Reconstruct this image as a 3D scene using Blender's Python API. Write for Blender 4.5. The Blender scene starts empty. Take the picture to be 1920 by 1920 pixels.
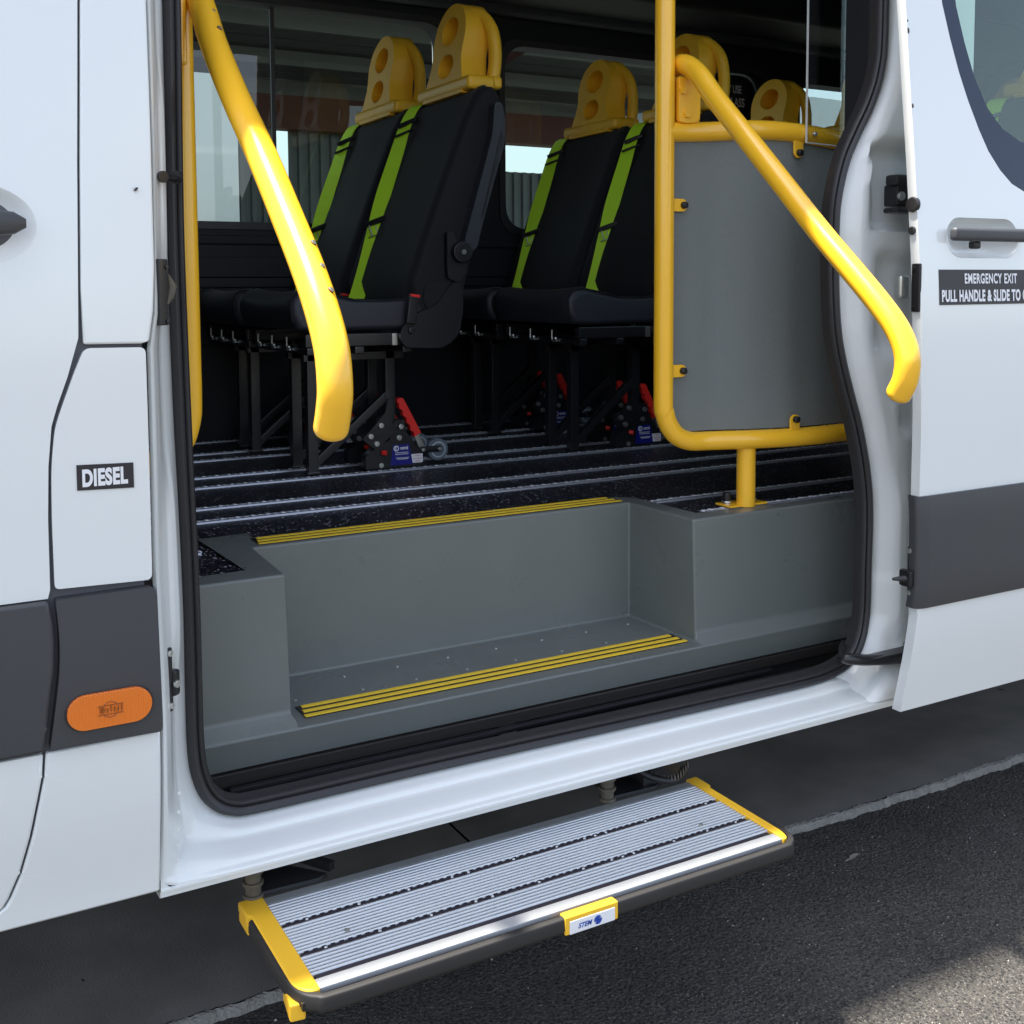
import bpy, bmesh, math, random
from mathutils import Vector, Matrix
from mathutils.geometry import tessellate_polygon
random.seed(7)
S = bpy.context.scene
COL = S.collection

# ------------------------------------------------------------ camera, world, sun
cam_d = bpy.data.cameras.new('camera'); cam = bpy.data.objects.new('camera', cam_d); COL.objects.link(cam)
R = [[0.87218448, -0.04056672, 0.48749212], [-0.4891493, -0.06170292, 0.87001478], [-0.00521396, -0.99726982, -0.07365951]]
right = Vector((R[0][0], R[1][0], R[2][0])); down = Vector((R[0][1], R[1][1], R[2][1])); fwd = Vector((R[0][2], R[1][2], R[2][2]))
m = Matrix((( right.x, -down.x, -fwd.x, 0), (right.y, -down.y, -fwd.y, -1.44), (right.z, -down.z, -fwd.z, 1.15), (0, 0, 0, 1)))
cam.matrix_world = m
cam_d.sensor_width = 36; cam_d.lens = 36 * 2115 / 1920; cam_d.shift_y = -270 / 1920
cam_d.clip_start = 0.02; cam_d.clip_end = 3000
S.camera = cam
SUN = Vector((-0.28, 0.12, 1.0)).normalized()
W = bpy.data.worlds.new('World'); S.world = W; W.use_nodes = True
nt = W.node_tree; sky = nt.nodes.new('ShaderNodeTexSky'); sky.sky_type = 'NISHITA'; sky.sun_disc = False
sky.sun_elevation = math.asin(SUN.z); sky.sun_rotation = math.atan2(SUN.x, SUN.y)
bg = nt.nodes['Background']; bg.inputs[1].default_value = 0.12
sky.dust_density = 2.0
hs = nt.nodes.new('ShaderNodeHueSaturation'); hs.inputs['Saturation'].default_value = .64   # thin high cloud
nt.links.new(sky.outputs[0], hs.inputs['Color']); nt.links.new(hs.outputs[0], bg.inputs[0])
sd = bpy.data.lights.new('sun', 'SUN'); sd.energy = 5.0; sd.angle = math.radians(1.8); sd.color = (1.0, 0.95, 0.86)
so = bpy.data.objects.new('sun', sd); COL.objects.link(so); so.rotation_euler = SUN.to_track_quat('Z', 'Y').to_euler()
S.view_settings.view_transform = 'Standard'; S.view_settings.look = 'None'; S.view_settings.gamma = 1
S.view_settings.exposure = 1.7
S.render.engine = 'CYCLES'
S.cycles.max_bounces = 8; S.cycles.diffuse_bounces = 4; S.cycles.glossy_bounces = 4; S.cycles.transparent_max_bounces = 12

# ------------------------------------------------------------ materials
def lin(c): return tuple((x / 12.92 if x <= .04045 else ((x + .055) / 1.055) ** 2.4) for x in c)
def mat(name, col, rough=.5, metal=0, coat=0, noise=None, bump=None, spec=.5, ior=None, trans=0, alpha=1, sheen=0, rvar=0):
    """col linear rgb; noise=(scale, amount, detail) colour variation; bump=(scale, strength, distance)"""
    M = bpy.data.materials.new(name); M.use_nodes = True; n = M.node_tree; b = n.nodes['Principled BSDF']
    b.inputs['Base Color'].default_value = (*col, 1); b.inputs['Roughness'].default_value = rough; b.inputs['Metallic'].default_value = metal
    b.inputs['Coat Weight'].default_value = coat; b.inputs['Coat Roughness'].default_value = .04; b.inputs['Specular IOR Level'].default_value = spec
    b.inputs['Transmission Weight'].default_value = trans; b.inputs['Alpha'].default_value = alpha; b.inputs['Sheen Weight'].default_value = sheen
    tc = n.nodes.new('ShaderNodeTexCoord')
    if noise:
        t = n.nodes.new('ShaderNodeTexNoise'); t.inputs['Scale'].default_value = noise[0]; t.inputs['Detail'].default_value = noise[2] if len(noise) > 2 else 4
        n.links.new(tc.outputs['Object'], t.inputs['Vector'])
        mx = n.nodes.new('ShaderNodeMix'); mx.data_type = 'RGBA'; k = noise[1]
        mx.inputs[6].default_value = (*[c * (1 - k) for c in col], 1); mx.inputs[7].default_value = (*[min(1, c * (1 + k)) for c in col], 1)
        n.links.new(t.outputs[0], mx.inputs[0]); n.links.new(mx.outputs[2], b.inputs['Base Color'])
    if rvar:
        t = n.nodes.new('ShaderNodeTexNoise'); t.inputs['Scale'].default_value = 9; t.inputs['Detail'].default_value = 6
        n.links.new(tc.outputs['Object'], t.inputs['Vector'])
        mr = n.nodes.new('ShaderNodeMapRange'); mr.inputs[1].default_value = .35; mr.inputs[2].default_value = .65
        mr.inputs[3].default_value = max(0, rough - rvar); mr.inputs[4].default_value = rough + rvar
        n.links.new(t.outputs[0], mr.inputs[0]); n.links.new(mr.outputs[0], b.inputs['Roughness'])
    if bump:
        t = n.nodes.new('ShaderNodeTexNoise'); t.inputs['Scale'].default_value = bump[0]; t.inputs['Detail'].default_value = 3
        n.links.new(tc.outputs['Object'], t.inputs['Vector'])
        bp = n.nodes.new('ShaderNodeBump'); bp.inputs['Strength'].default_value = bump[1]; bp.inputs['Distance'].default_value = bump[2]
        n.links.new(t.outputs[0], bp.inputs['Height']); n.links.new(bp.outputs[0], b.inputs['Normal'])
    return M
PAINT = mat('white_paint', (.79, .815, .805), .22, coat=1.0, bump=(2.2, .03, .02), noise=(1.3, .03, 8))
PAINTJ = mat('white_paint_jamb', (.77, .79, .775), .32, coat=.6, noise=(30, .02), bump=(60, .06, .002))
TRIM = mat('dark_grey_trim', (.050, .052, .056), .46, bump=(700, .12, .001), rvar=.04)
RUB = mat('rubber', (.027, .026, .028), .42, bump=(150, .05, .002))
RUBS = mat('rubber_sill', (.05, .05, .054), .5, bump=(90, .08, .002), noise=(20, .15))
BLK = mat('black_plastic', (.010, .010, .012), .42, bump=(300, .1, .001))
BLKM = mat('black_metal', (.014, .014, .016), .35, coat=.2, bump=(120, .05, .001))
DARK = mat('cavity_black', (.006, .006, .007), .7)
YEL = mat('yellow_powder', (1.0, .54, .028), .25, coat=.5, bump=(500, .05, .0006))
YELP = mat('yellow_plastic', (.96, .53, .03), .38, bump=(250, .1, .001), noise=(14, .06))
YELS = mat('yellow_step', (.92, .52, .03), .45, bump=(300, .06, .001))
NOSE = mat('yellow_nosing', (1.0, .64, .045), .55, noise=(60, .1), bump=(500, .2, .001))
GREY = mat('grey_moulding', (.160, .175, .165), .34, bump=(420, .22, .0015), noise=(7, .09, 9), rvar=.09)
PANEL = mat('grey_panel', (.165, .180, .172), .55, bump=(330, .5, .003), noise=(5, .05))
BELT = mat('lime_webbing', (.62, 1.0, .03), .6, bump=(600, .2, .001))
FAB = mat('black_fabric', (.0045, .005, .008), .8, sheen=.05, bump=(900, .3, .001), noise=(6, .2))
VIN = mat('charcoal_vinyl', (.030, .033, .042), .5, bump=(500, .3, .001))
LIN = mat('dark_lining', (.006, .0075, .012), .6, bump=(200, .2, .001), noise=(3, .2))
CEIL = mat('ceiling_lining', (.035, .038, .050), .7, bump=(300, .3, .001))
ALU = mat('aluminium', (.62, .64, .65), .48, metal=.85, bump=(40, .06, .001), noise=(12, .05), rvar=.05)
ALUB = mat('aluminium_bright', (.86, .88, .90), .42, metal=.35)
TOOTH = mat('track_tooth', (.8, .81, .84), .35, metal=.1)
ZINC = mat('zinc_plated', (.62, .63, .6), .3, metal=.9, noise=(60, .2))
RUST = mat('dirty_steel', (.12, .105, .08), .7, metal=.3, noise=(60, .5), bump=(90, .5, .004))
RED = mat('red_rubber', (.88, .03, .022), .42, bump=(150, .1, .002))
AMB = mat('amber_lens', (.86, .19, .008), .14, coat=1.0)
def ribs(M, scale, dist, axis='X'):
    n = M.node_tree; tc = [x for x in n.nodes if x.type == 'TEX_COORD'][0]; w = n.nodes.new('ShaderNodeTexWave'); w.bands_direction = axis; w.inputs['Scale'].default_value = scale
    bp = n.nodes.new('ShaderNodeBump'); bp.inputs['Strength'].default_value = 1; bp.inputs['Distance'].default_value = dist
    n.links.new(tc.outputs['Object'], w.inputs['Vector']); n.links.new(w.outputs[0], bp.inputs['Height']); n.links.new(bp.outputs[0], n.nodes['Principled BSDF'].inputs['Normal'])
ribs(AMB, 110, .0006)
AMBD = mat('amber_dark', (.30, .075, .008), .4)
LBLK = mat('label_black', (.022, .018, .024), .4)
LWHT = mat('label_white', (.82, .82, .84), .5)
LBLU = mat('label_blue', (.01, .012, .22), .35)
LPNK = mat('label_pink', (.75, .35, .38), .5)
WHLG = mat('wheel_grey', (.12, .15, .18), .5)
WHLL = mat('wheel_light', (.42, .46, .5), .4)
CREAM = mat('door_edge', (.62, .61, .58), .45, noise=(30, .05))
def glassmat(name, tint, gloss=.08, rough=.0, fres=True):
    M = bpy.data.materials.new(name); M.use_nodes = True; n = M.node_tree; n.nodes.clear()
    o = n.nodes.new('ShaderNodeOutputMaterial'); tr = n.nodes.new('ShaderNodeBsdfTransparent'); tr.inputs[0].default_value = (*tint, 1)
    gl = n.nodes.new('ShaderNodeBsdfGlossy'); gl.inputs['Roughness'].default_value = rough; gl.inputs[0].default_value = (1, 1, 1, 1)
    mx = n.nodes.new('ShaderNodeMixShader'); g = n.nodes.new('ShaderNodeNewGeometry'); dt = n.nodes.new('ShaderNodeVectorMath'); dt.operation = 'DOT_PRODUCT'
    n.links.new(g.outputs['Incoming'], dt.inputs[0]); n.links.new(g.outputs['Normal'], dt.inputs[1])
    def mth(op, a, b_=None):
        q = n.nodes.new('ShaderNodeMath'); q.operation = op
        for i_, v_ in enumerate((a, b_)):
            if v_ is None: continue
            if isinstance(v_, (int, float)): q.inputs[i_].default_value = v_
            else: n.links.new(v_, q.inputs[i_])
        return q.outputs[0]
    F_ = mth('ADD', mth('MULTIPLY', mth('POWER', mth('SUBTRACT', 1.0, mth('ABSOLUTE', dt.outputs['Value'])), 5.0), .93), .055)
    n.links.new(F_, mx.inputs[0]); n.links.new(tr.outputs[0], mx.inputs[1]); n.links.new(gl.outputs[0], mx.inputs[2]); n.links.new(mx.outputs[0], o.inputs[0])
    return M
GLASS = glassmat('tinted_glass', (.52, .62, .58))
GLASSL = glassmat('side_glass', (.78, .92, .86))
CLEAR = glassmat('clear_acrylic', (.93, .95, .95))
FRIT = mat('glass_frit', (.030, .042, .075), .12, spec=.25)
def specks(name, base, rough, layers, bump=None, noise=None):
    M = mat(name, base, rough, bump=bump, noise=noise); n = M.node_tree; b = n.nodes['Principled BSDF']
    tc = [x for x in n.nodes if x.type == 'TEX_COORD'][0]
    src = b.inputs['Base Color'].links[0].from_socket if b.inputs['Base Color'].links else None
    for sc, thr, c, rnd in layers:
        v = n.nodes.new('ShaderNodeTexVoronoi'); v.inputs['Scale'].default_value = sc; v.inputs['Randomness'].default_value = 1
        nz = n.nodes.new('ShaderNodeTexNoise'); nz.inputs['Scale'].default_value = sc * 1.4
        va = n.nodes.new('ShaderNodeVectorMath'); va.operation = 'MULTIPLY_ADD'; va.inputs[1].default_value = (.9 / sc,) * 3
        n.links.new(tc.outputs['Object'], nz.inputs['Vector']); n.links.new(nz.outputs['Color'], va.inputs[0]); n.links.new(tc.outputs['Object'], va.inputs[2])
        n.links.new(va.outputs[0], v.inputs['Vector'])
        lt = n.nodes.new('ShaderNodeMath'); lt.operation = 'LESS_THAN'; lt.inputs[1].default_value = thr; n.links.new(v.outputs['Distance'], lt.inputs[0])
        sx = n.nodes.new('ShaderNodeSeparateColor'); n.links.new(v.outputs['Color'], sx.inputs[0])
        gt = n.nodes.new('ShaderNodeMath'); gt.operation = 'GREATER_THAN'; gt.inputs[1].default_value = rnd; n.links.new(sx.outputs[0], gt.inputs[0])
        ml = n.nodes.new('ShaderNodeMath'); ml.operation = 'MULTIPLY'; n.links.new(lt.outputs[0], ml.inputs[0]); n.links.new(gt.outputs[0], ml.inputs[1])
        mx = n.nodes.new('ShaderNodeMix'); mx.data_type = 'RGBA'; mx.inputs[7].default_value = (*c, 1)
        if src: n.links.new(src, mx.inputs[6])
        else: mx.inputs[6].default_value = (*base, 1)
        n.links.new(ml.outputs[0], mx.inputs[0]); src = mx.outputs[2]
    n.links.new(src, b.inputs['Base Color'])
    return M
FLOOR = specks('speckled_vinyl', (.007, .008, .014), .42, [(135, .26, (.80, .80, .82), .74), (210, .30, (.30, .30, .36), .62)], bump=(500, .15, .001))
ASPH = specks('asphalt', (.058, .053, .047), .82, [(230, .42, (.135, .125, .112), .5), (170, .42, (.012, .012, .013), .55), (140, .16, (.42, .40, .36), .93)], bump=(150, 1.0, .02), noise=(6, .6, 10))
CONC = specks('dark_concrete', (.185, .173, .158), .8, [(9, .05, (.05, .05, .05), .6), (300, .3, (.16, .16, .155), .6)], bump=(260, .35, .003), noise=(5, .7, 12))
CONE = mat('concrete_edge', (.27, .26, .24), .9, bump=(160, 1, .008), noise=(40, .4))
LEAF = mat('dry_leaf', (.24, .23, .19), .8, noise=(60, .25))

# ------------------------------------------------------------ helpers
def link(name, me, m=None, parent=None, smooth=True, angle=35):
    o = bpy.data.objects.new(name, me); COL.objects.link(o)
    if m and not me.materials: me.materials.append(m)
    if parent: o.parent = parent
    if smooth:
        me.shade_smooth() if hasattr(me, 'shade_smooth') else None
        try: me.set_sharp_from_angle(angle=math.radians(angle))
        except Exception: pass
    if smooth and len(me.polygons) > 5 and smooth != 'plain':
        wn = o.modifiers.new('weighted', 'WEIGHTED_NORMAL'); wn.keep_sharp = True
    return o
def mesh(name, vs, fs, m=None, parent=None, smooth=True, angle=35, recalc=True):
    me = bpy.data.meshes.new(name); me.from_pydata([tuple(v) for v in vs], [], fs); me.validate()
    if recalc:
        b = bmesh.new(); b.from_mesh(me); bmesh.ops.recalc_face_normals(b, faces=b.faces); b.to_mesh(me); b.free()
    return link(name, me, m, parent, smooth, angle)
def from_bm(name, b, m=None, parent=None, smooth=True, angle=35):
    me = bpy.data.meshes.new(name); bmesh.ops.recalc_face_normals(b, faces=b.faces); b.to_mesh(me); b.free()
    return link(name, me, m, parent, smooth, angle)
def empty(name, loc=(0, 0, 0), parent=None):
    o = bpy.data.objects.new(name, None); COL.objects.link(o); o.location = loc; o.empty_display_size = .1
    if parent: o.parent = parent
    return o
def tag(o, label=None, cat=None, group=None, kind=None):
    if label: o['label'] = label
    if cat: o['category'] = cat
    if group: o['group'] = group
    if kind: o['kind'] = kind
    return o
def bm_box(b, x0, x1, y0, y1, z0, z1, bev=0, seg=2, mat4=None):
    r = bmesh.ops.create_cube(b, size=1); vs = r['verts']
    for v in vs: v.co = Vector((x0 + (v.co.x + .5) * (x1 - x0), y0 + (v.co.y + .5) * (y1 - y0), z0 + (v.co.z + .5) * (z1 - z0)))
    es = list({e for v in vs for e in v.link_edges})
    if bev: 
        rr = bmesh.ops.bevel(b, geom=es, offset=bev, segments=seg, profile=.5, affect='EDGES'); vs = list({v for f in rr['faces'] for v in f.verts} | {v for v in vs if v.is_valid})
    if mat4: bmesh.ops.transform(b, matrix=mat4, verts=[v for v in vs if v.is_valid])
def box(name, x0, x1, y0, y1, z0, z1, m, parent=None, bev=0, seg=2, rot=None, piv=None):
    b = bmesh.new(); M4 = None
    if rot is not None:
        p = Vector(piv) if piv else Vector(((x0 + x1) / 2, (y0 + y1) / 2, (z0 + z1) / 2))
        M4 = Matrix.Translation(p) @ rot @ Matrix.Translation(-p)
    bm_box(b, x0, x1, y0, y1, z0, z1, bev, seg, M4)
    return from_bm(name, b, m, parent)
def catmull(pts, n=6):
    P = [Vector(p) for p in pts]; out = []
    for i in range(len(P) - 1):
        p0 = P[max(i - 1, 0)]; p1 = P[i]; p2 = P[i + 1]; p3 = P[min(i + 2, len(P) - 1)]
        for k in range(n):
            t = k / n
            out.append(.5 * ((2 * p1) + (p2 - p0) * t + (2 * p0 - 5 * p1 + 4 * p2 - p3) * t * t + (3 * p1 - p0 - 3 * p2 + p3) * t ** 3))
    out.append(P[-1]); return out
def bm_tube(b, pts, r, segs=20, caps=True, round_end=0):
    pts = [Vector(p) for p in pts]; rings = []
    t0 = (pts[1] - pts[0]).normalized(); up = Vector((0, 0, 1)) if abs(t0.z) < .9 else Vector((1, 0, 0))
    n = t0.cross(up).normalized()
    for i, p in enumerate(pts):
        t = (pts[min(i + 1, len(pts) - 1)] - pts[max(i - 1, 0)]).normalized()
        n = (n - t * n.dot(t)).normalized(); bi = t.cross(n)
        rr = r[i] if isinstance(r, (list, tuple)) else r
        rings.append([b.verts.new(p + (n * math.cos(a) + bi * math.sin(a)) * rr) for a in [2 * math.pi * k / segs for k in range(segs)]])
    for i in range(len(rings) - 1):
        for k in range(segs): b.faces.new((rings[i][k], rings[i][(k + 1) % segs], rings[i + 1][(k + 1) % segs], rings[i + 1][k]))
    if caps: b.faces.new(rings[0][::-1]); b.faces.new(rings[-1])
def tube(name, pts, r, m, parent=None, segs=20, smooth_n=0, dome=False):
    if smooth_n: pts = catmull(pts, smooth_n)
    pts = [Vector(p) for p in pts]
    if dome:   # softly rounded closed end
        t = (pts[-1] - pts[-2]).normalized(); rl = [r] * len(pts); e = pts[-1]
        for a in (20, 40, 60, 75, 86): pts.append(e + t * r * .55 * math.sin(math.radians(a))); rl.append(r * math.cos(math.radians(a)) ** .5 if a < 86 else r * .1)
        r = rl
    b = bmesh.new(); bm_tube(b, pts, r, segs); return from_bm(name, b, m, parent, angle=50)
def cyl(name, p, axis, r, h, m, parent=None, segs=16, r2=None, bev=0):
    p = Vector(p); a = Vector(axis).normalized(); b = bmesh.new()
    if bev: pts = [p, p + a * bev * .02, p + a * (h - bev), p + a * (h - bev * .3), p + a * h]; rr = [r, r, r, r - bev * .3, r - bev]
    else: pts = [p, p + a * h]; rr = [r, r2 if r2 is not None else r]
    bm_tube(b, pts, rr, segs); return from_bm(name, b, m, parent, angle=40)
def roundpoly(pts, rad, n=6):
    """rad: number or list; returns 2d polygon with rounded corners"""
    out = []; N = len(pts)
    for i in range(N):
        p = Vector(pts[i]); a = Vector(pts[i - 1]) - p; c = Vector(pts[(i + 1) % N]) - p
        r = rad[i] if isinstance(rad, (list, tuple)) else rad
        if r <= 0: out.append(tuple(p)); continue
        r = min(r, a.length * .49, c.length * .49); a.normalize(); c.normalize(); p0 = p + a * r; p1 = p + c * r
        for k in range(n + 1):
            t = k / n; out.append(tuple((1 - t) ** 2 * p0 + 2 * t * (1 - t) * p + t * t * p1))
    return out
def plate(name, outer, holes, yfun, thick, m, parent=None, plane='xz', cuts=(), bev=.0, m2=None, smooth=True, seg=2):
    """polygon with holes in x/z, bent to y=yfun(z), solid thickness going +y (inwards)"""
    loops = [outer] + list(holes); flat = [Vector((p[0], p[1], 0)) for l in loops for p in l]
    tris = tessellate_polygon([[Vector((p[0], p[1], 0)) for p in l] for l in loops])
    b = bmesh.new(); vs = [b.verts.new((p.x, 0, p.y)) for p in flat]
    for t in tris:
        try: b.faces.new([vs[i] for i in t])
        except ValueError: pass
    bmesh.ops.dissolve_limit(b, angle_limit=.01, verts=b.verts, edges=b.edges)
    for z in cuts: bmesh.ops.bisect_plane(b, geom=b.verts[:] + b.edges[:] + b.faces[:], plane_co=(0, 0, z), plane_no=(0, 0, 1))
    bmesh.ops.triangulate(b, faces=[f for f in b.faces if len(f.verts) > 4])
    f0 = b.faces[:]; back = {}
    for v in list(b.verts): v.co.y = yfun(v.co.z) if callable(yfun) else yfun
    bmesh.ops.recalc_face_normals(b, faces=f0)
    if thick:
        nv = {v: b.verts.new(v.co + Vector((0, thick, 0))) for v in list(b.verts)}
        bound = [e for e in b.edges if len(e.link_faces) == 1]
        for f in f0: b.faces.new([nv[v] for v in reversed(f.verts)])
        for e in bound: b.faces.new((e.verts[0], e.verts[1], nv[e.verts[1]], nv[e.verts[0]]))
    o = from_bm(name, b, m, parent, angle=30)
    if bev:
        wn = o.modifiers.get('weighted')
        if wn: o.modifiers.remove(wn)
        md = o.modifiers.new('bevel', 'BEVEL'); md.width = bev; md.segments = seg; md.limit_method = 'ANGLE'; md.angle_limit = math.radians(50)
        wn = o.modifiers.new('weighted', 'WEIGHTED_NORMAL'); wn.keep_sharp = True
    if plane == 'xz': return o
def sweep_plan(name, path, prof, y0, m, parent=None, closed=False):
    """path: list of (x,z); prof: list of (a,b) a=offset along left normal in plane, b=offset in y"""
    n = len(path); vs = []; fs = []; k = len(prof)
    for i, p in enumerate(path):
        a = Vector(path[max(i - 1, 0)]); c = Vector(path[min(i + 1, n - 1)]); t = (c - a).normalized(); nn = Vector((t.y, -t.x))
        for u, v in prof: vs.append((p[0] + nn.x * u, y0 + v, p[1] + nn.y * u))
    for i in range(n - 1):
        for j in range(k): fs.append((i * k + j, i * k + (j + 1) % k, (i + 1) * k + (j + 1) % k, (i + 1) * k + j))
    fs.append(tuple(range(k))); fs.append(tuple((n - 1) * k + j for j in reversed(range(k))))
    return mesh(name, vs, fs, m, parent, angle=50)
def extrude_x(name, prof, x0, x1, m, parent=None, closed=True, angle=30, nx=1):
    """prof: list of (y,z)"""
    k = len(prof); vs = []; fs = []
    for i in range(nx + 1):
        x = x0 + (x1 - x0) * i / nx; vs += [(x, y, z) for y, z in prof]
    for i in range(nx):
        for j in range(k if closed else k - 1): fs.append((i * k + j, i * k + (j + 1) % k, (i + 1) * k + (j + 1) % k, (i + 1) * k + j))
    if closed: fs += [tuple(range(k)), tuple(nx * k + j for j in range(k))]
    return mesh(name, vs, fs, m, parent, angle=angle)
def text(name, s, x, z, h, m, parent, y, wid=None, italic=0, bold=.0, align='LEFT', face='-y', thick=.0004, rotx=None, track=1.0):
    """flat lettering in the xz plane facing -y; h cap height; wid total width"""
    c = bpy.data.curves.new(name, 'FONT'); c.body = s; c.size = 1; c.extrude = 0; c.offset = bold; c.shear = italic; c.space_character = track
    t = bpy.data.objects.new(name, c); COL.objects.link(t)
    dg = bpy.context.evaluated_depsgraph_get(); me = bpy.data.meshes.new_from_object(t.evaluated_get(dg)); bpy.data.objects.remove(t)
    xs = [v.co.x for v in me.vertices]; ys = [v.co.y for v in me.vertices]; x0, x1 = min(xs), max(xs); y0, y1 = min(ys), max(ys)
    sx = (wid / (x1 - x0)) if wid else h / (y1 - y0); sy = h / (y1 - y0)
    yf = y if callable(y) else (lambda q: y)
    for v in me.vertices:
        X = x + (v.co.x - x0) * sx; Z = z + (v.co.y - y0) * sy; v.co = Vector((X, yf(Z), Z))
    me.materials.clear(); o = link(name, me, m, parent, smooth=False); return o

PROF = [(.30, .004), (.38, 0), (.417, -.007), (.49, -.023), (.575, -.034), (.78, -.032), (.9, -.033), (1.05, -.029), (1.16, -.024), (1.24, -.017), (1.36, -.007), (1.5, .008), (1.64, .021), (2.0, .06), (2.3, .095), (2.5, .125), (2.72, .19)]
def interp(P, z):
    if z <= P[0][0]: return P[0][1] + (z - P[0][0]) * (P[1][1] - P[0][1]) / (P[1][0] - P[0][0])
    for (a, p), (c, q) in zip(P, P[1:]):
        if z <= c: return p + (q - p) * (z - a) / (c - a)
    return P[-1][1]
def smooth_interp(P, z):
    w = [(k, 1 - abs(k) / 7) for k in range(-6, 7)]; return sum(interp(P, z + k * .012) * q for k, q in w) / sum(q for k, q in w)
_yc = {}
def yb(z, off=0):
    k = round(z, 4)
    if k not in _yc: _yc[k] = smooth_interp(PROF, k)
    return _yc[k] + off
CUTS = [.39 + .03 * k for k in range(46)] + [1.85, 2.0, 2.15, 2.3, 2.45]

# ============================================================ THE MINIBUS
VAN = tag(empty('minibus', (1.5, .9, 0)), 'white minibus with its sliding side door open, yellow handrails and a grey entrance step well', 'minibus')
class _:
    pass
def vp(o):      # attach to the van keeping world coordinates
    o.parent = VAN; o.matrix_parent_inverse = Matrix.Translation(VAN.location).inverted(); return o
def part(o, label=None):
    vp(o)
    if label: o['label'] = label
    return o

# ---- left hand skin: front door, pillar, fuel panel, strips
seam = [(.240, 2.45), (.236, 2.0), (.223, 1.49), (.214, 1.3), (.2085, 1.15), (.2065, 1.09), (.193, 1.045), (.180, 1.01), (.173, .987), (.168, .94), (.1655, .88), (.165, .794)]
door_top = [(-.75, 2.45)] + seam + [(-.75, .794)]
def shiftx(pts, d): return [(p[0] + d, p[1]) for p in pts]
fd = part(plate('front_door', [(-.75, 2.45)] + shiftx(seam, -.0022) + [(.160, .7835), (-.75, .7835)], [[(.098 + .066 * math.cos(2 * math.pi * k / 40), 1.222 + .047 * math.sin(2 * math.pi * k / 40)) for k in range(40)]], lambda z: yb(z), .012, PAINT, cuts=CUTS, bev=.003))
lowseam = [(.151, .598), (.149, .57), (.146, .555), (.134, .495), (.122, .45), (.109, .418), (.103, .408), (.092, .404)]
plow = plate('front_door_lower_panel', [(-.75, .598)] + shiftx(lowseam, -.0022) + [(-.75, .404)], [], lambda z: yb(z), .012, PAINT, cuts=CUTS, bev=.003); part(plow)
stripseam = [(.163, .782), (.1665, .757), (.1675, .733), (.166, .70), (.161, .669), (.156, .63), (.152, .602)]
st = part(plate('rubbing_strip', [(-.75, .781)] + shiftx(stripseam, -.0030) + [(-.75, .602)], [], lambda z: yb(z, -.008 - .0025 * math.sin(math.pi * (z - .6) / .185)), .018, TRIM, cuts=[.61 + .02 * i for i in range(9)], bev=.004))
pp = part(plate('pillar_panel', shiftx([(.240, 2.45), (.236, 2.0), (.223, 1.49), (.214, 1.3), (.2085, 1.15), (.209, 1.082)], .0008) + [(.276, 1.081), (.286, 1.084), (.292, 1.12), (.2955, 1.174), (.298, 1.304), (.301, 1.5), (.31, 2.0), (.32, 2.45)], [], lambda z: yb(z), .012, PAINT, cuts=CUTS, bev=.004, seg=3))
ff = part(plate('fuel_flap', roundpoly([(.2105, 1.0775), (.281, 1.0765), (.2800, .7905), (.1680, .7935), (.1675, .88), (.1690, .94), (.1745, .985), (.1825, 1.008), (.1985, 1.05)], [.008, .008, .008, .006, .02, .02, .02, .02, .01]), [], lambda z: yb(z), .012, PAINT, cuts=CUTS, bev=.003))
st2 = part(plate('rubbing_strip', roundpoly([(.1675, .782), (.2835, .783), (.2845, .69), (.285, .601), (.1555, .603), (.1640, .66), (.1695, .70), (.1705, .74)], [.004, .012, .02, .004, .004, .02, .02, .02]), [], lambda z: yb(z, -.008 - .0025 * math.sin(math.pi * (z - .6) / .185)), .018, TRIM, cuts=[.61 + .02 * i for i in range(9)], bev=.004))
pl = part(plate('lower_pillar_panel', shiftx(lowseam, .0005)[:-1] + [(.090, .398), (-.75, .398), (-.75, .376), (.2845, .376), (.2845, .5), (.2845, .599)], [], lambda z: yb(z), .012, PAINT, cuts=CUTS + [.40], bev=.003))
# dark backing behind the shut lines
bk = part(plate('inner_frame', [(-.75, 2.45), (.30, 2.45), (.283, 1.2), (.272, .9), (.272, .39), (-.75, .39)], [], lambda z: yb(z, .010), .03, mat('shut_line_grey', (.10, .10, .115), .6), cuts=CUTS))
# label, lamp, handle
lab = part(plate('fuel_label', [(.1965, .9395), (.2615, .9375), (.2615, .907), (.1965, .909)], [], lambda z: yb(z, -.0012), .0008, LBLK))
text('lettering', 'DIESEL', .2025, .9125, .0215, LWHT, lab, lambda z: yb(z, -.0018), wid=.052, bold=.05, track=1.08)
def stadium(cx, cz, w, h, n=14):
    r = h / 2; o = []
    for s, a0 in ((1, -90), (-1, 90)):
        for k in range(n + 1):
            a = math.radians(a0 + 180 * k / n); o.append((cx + s * (w / 2 - r) + r * math.cos(a), cz + r * math.sin(a)))
    return o
def inparent(o, p): o.parent = p; return o
lampy = -.046
l0 = inparent(plate('lamp_surround', stadium(.2235, .6435, .1030, .0475), [], lampy + .002, .008, RUB, bev=.002), st2)
l1 = inparent(plate('marker_lamp', stadium(.2235, .6435, .098, .0425), [], lampy - .003, .006, AMB, bev=.003, seg=3), st2)
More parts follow.
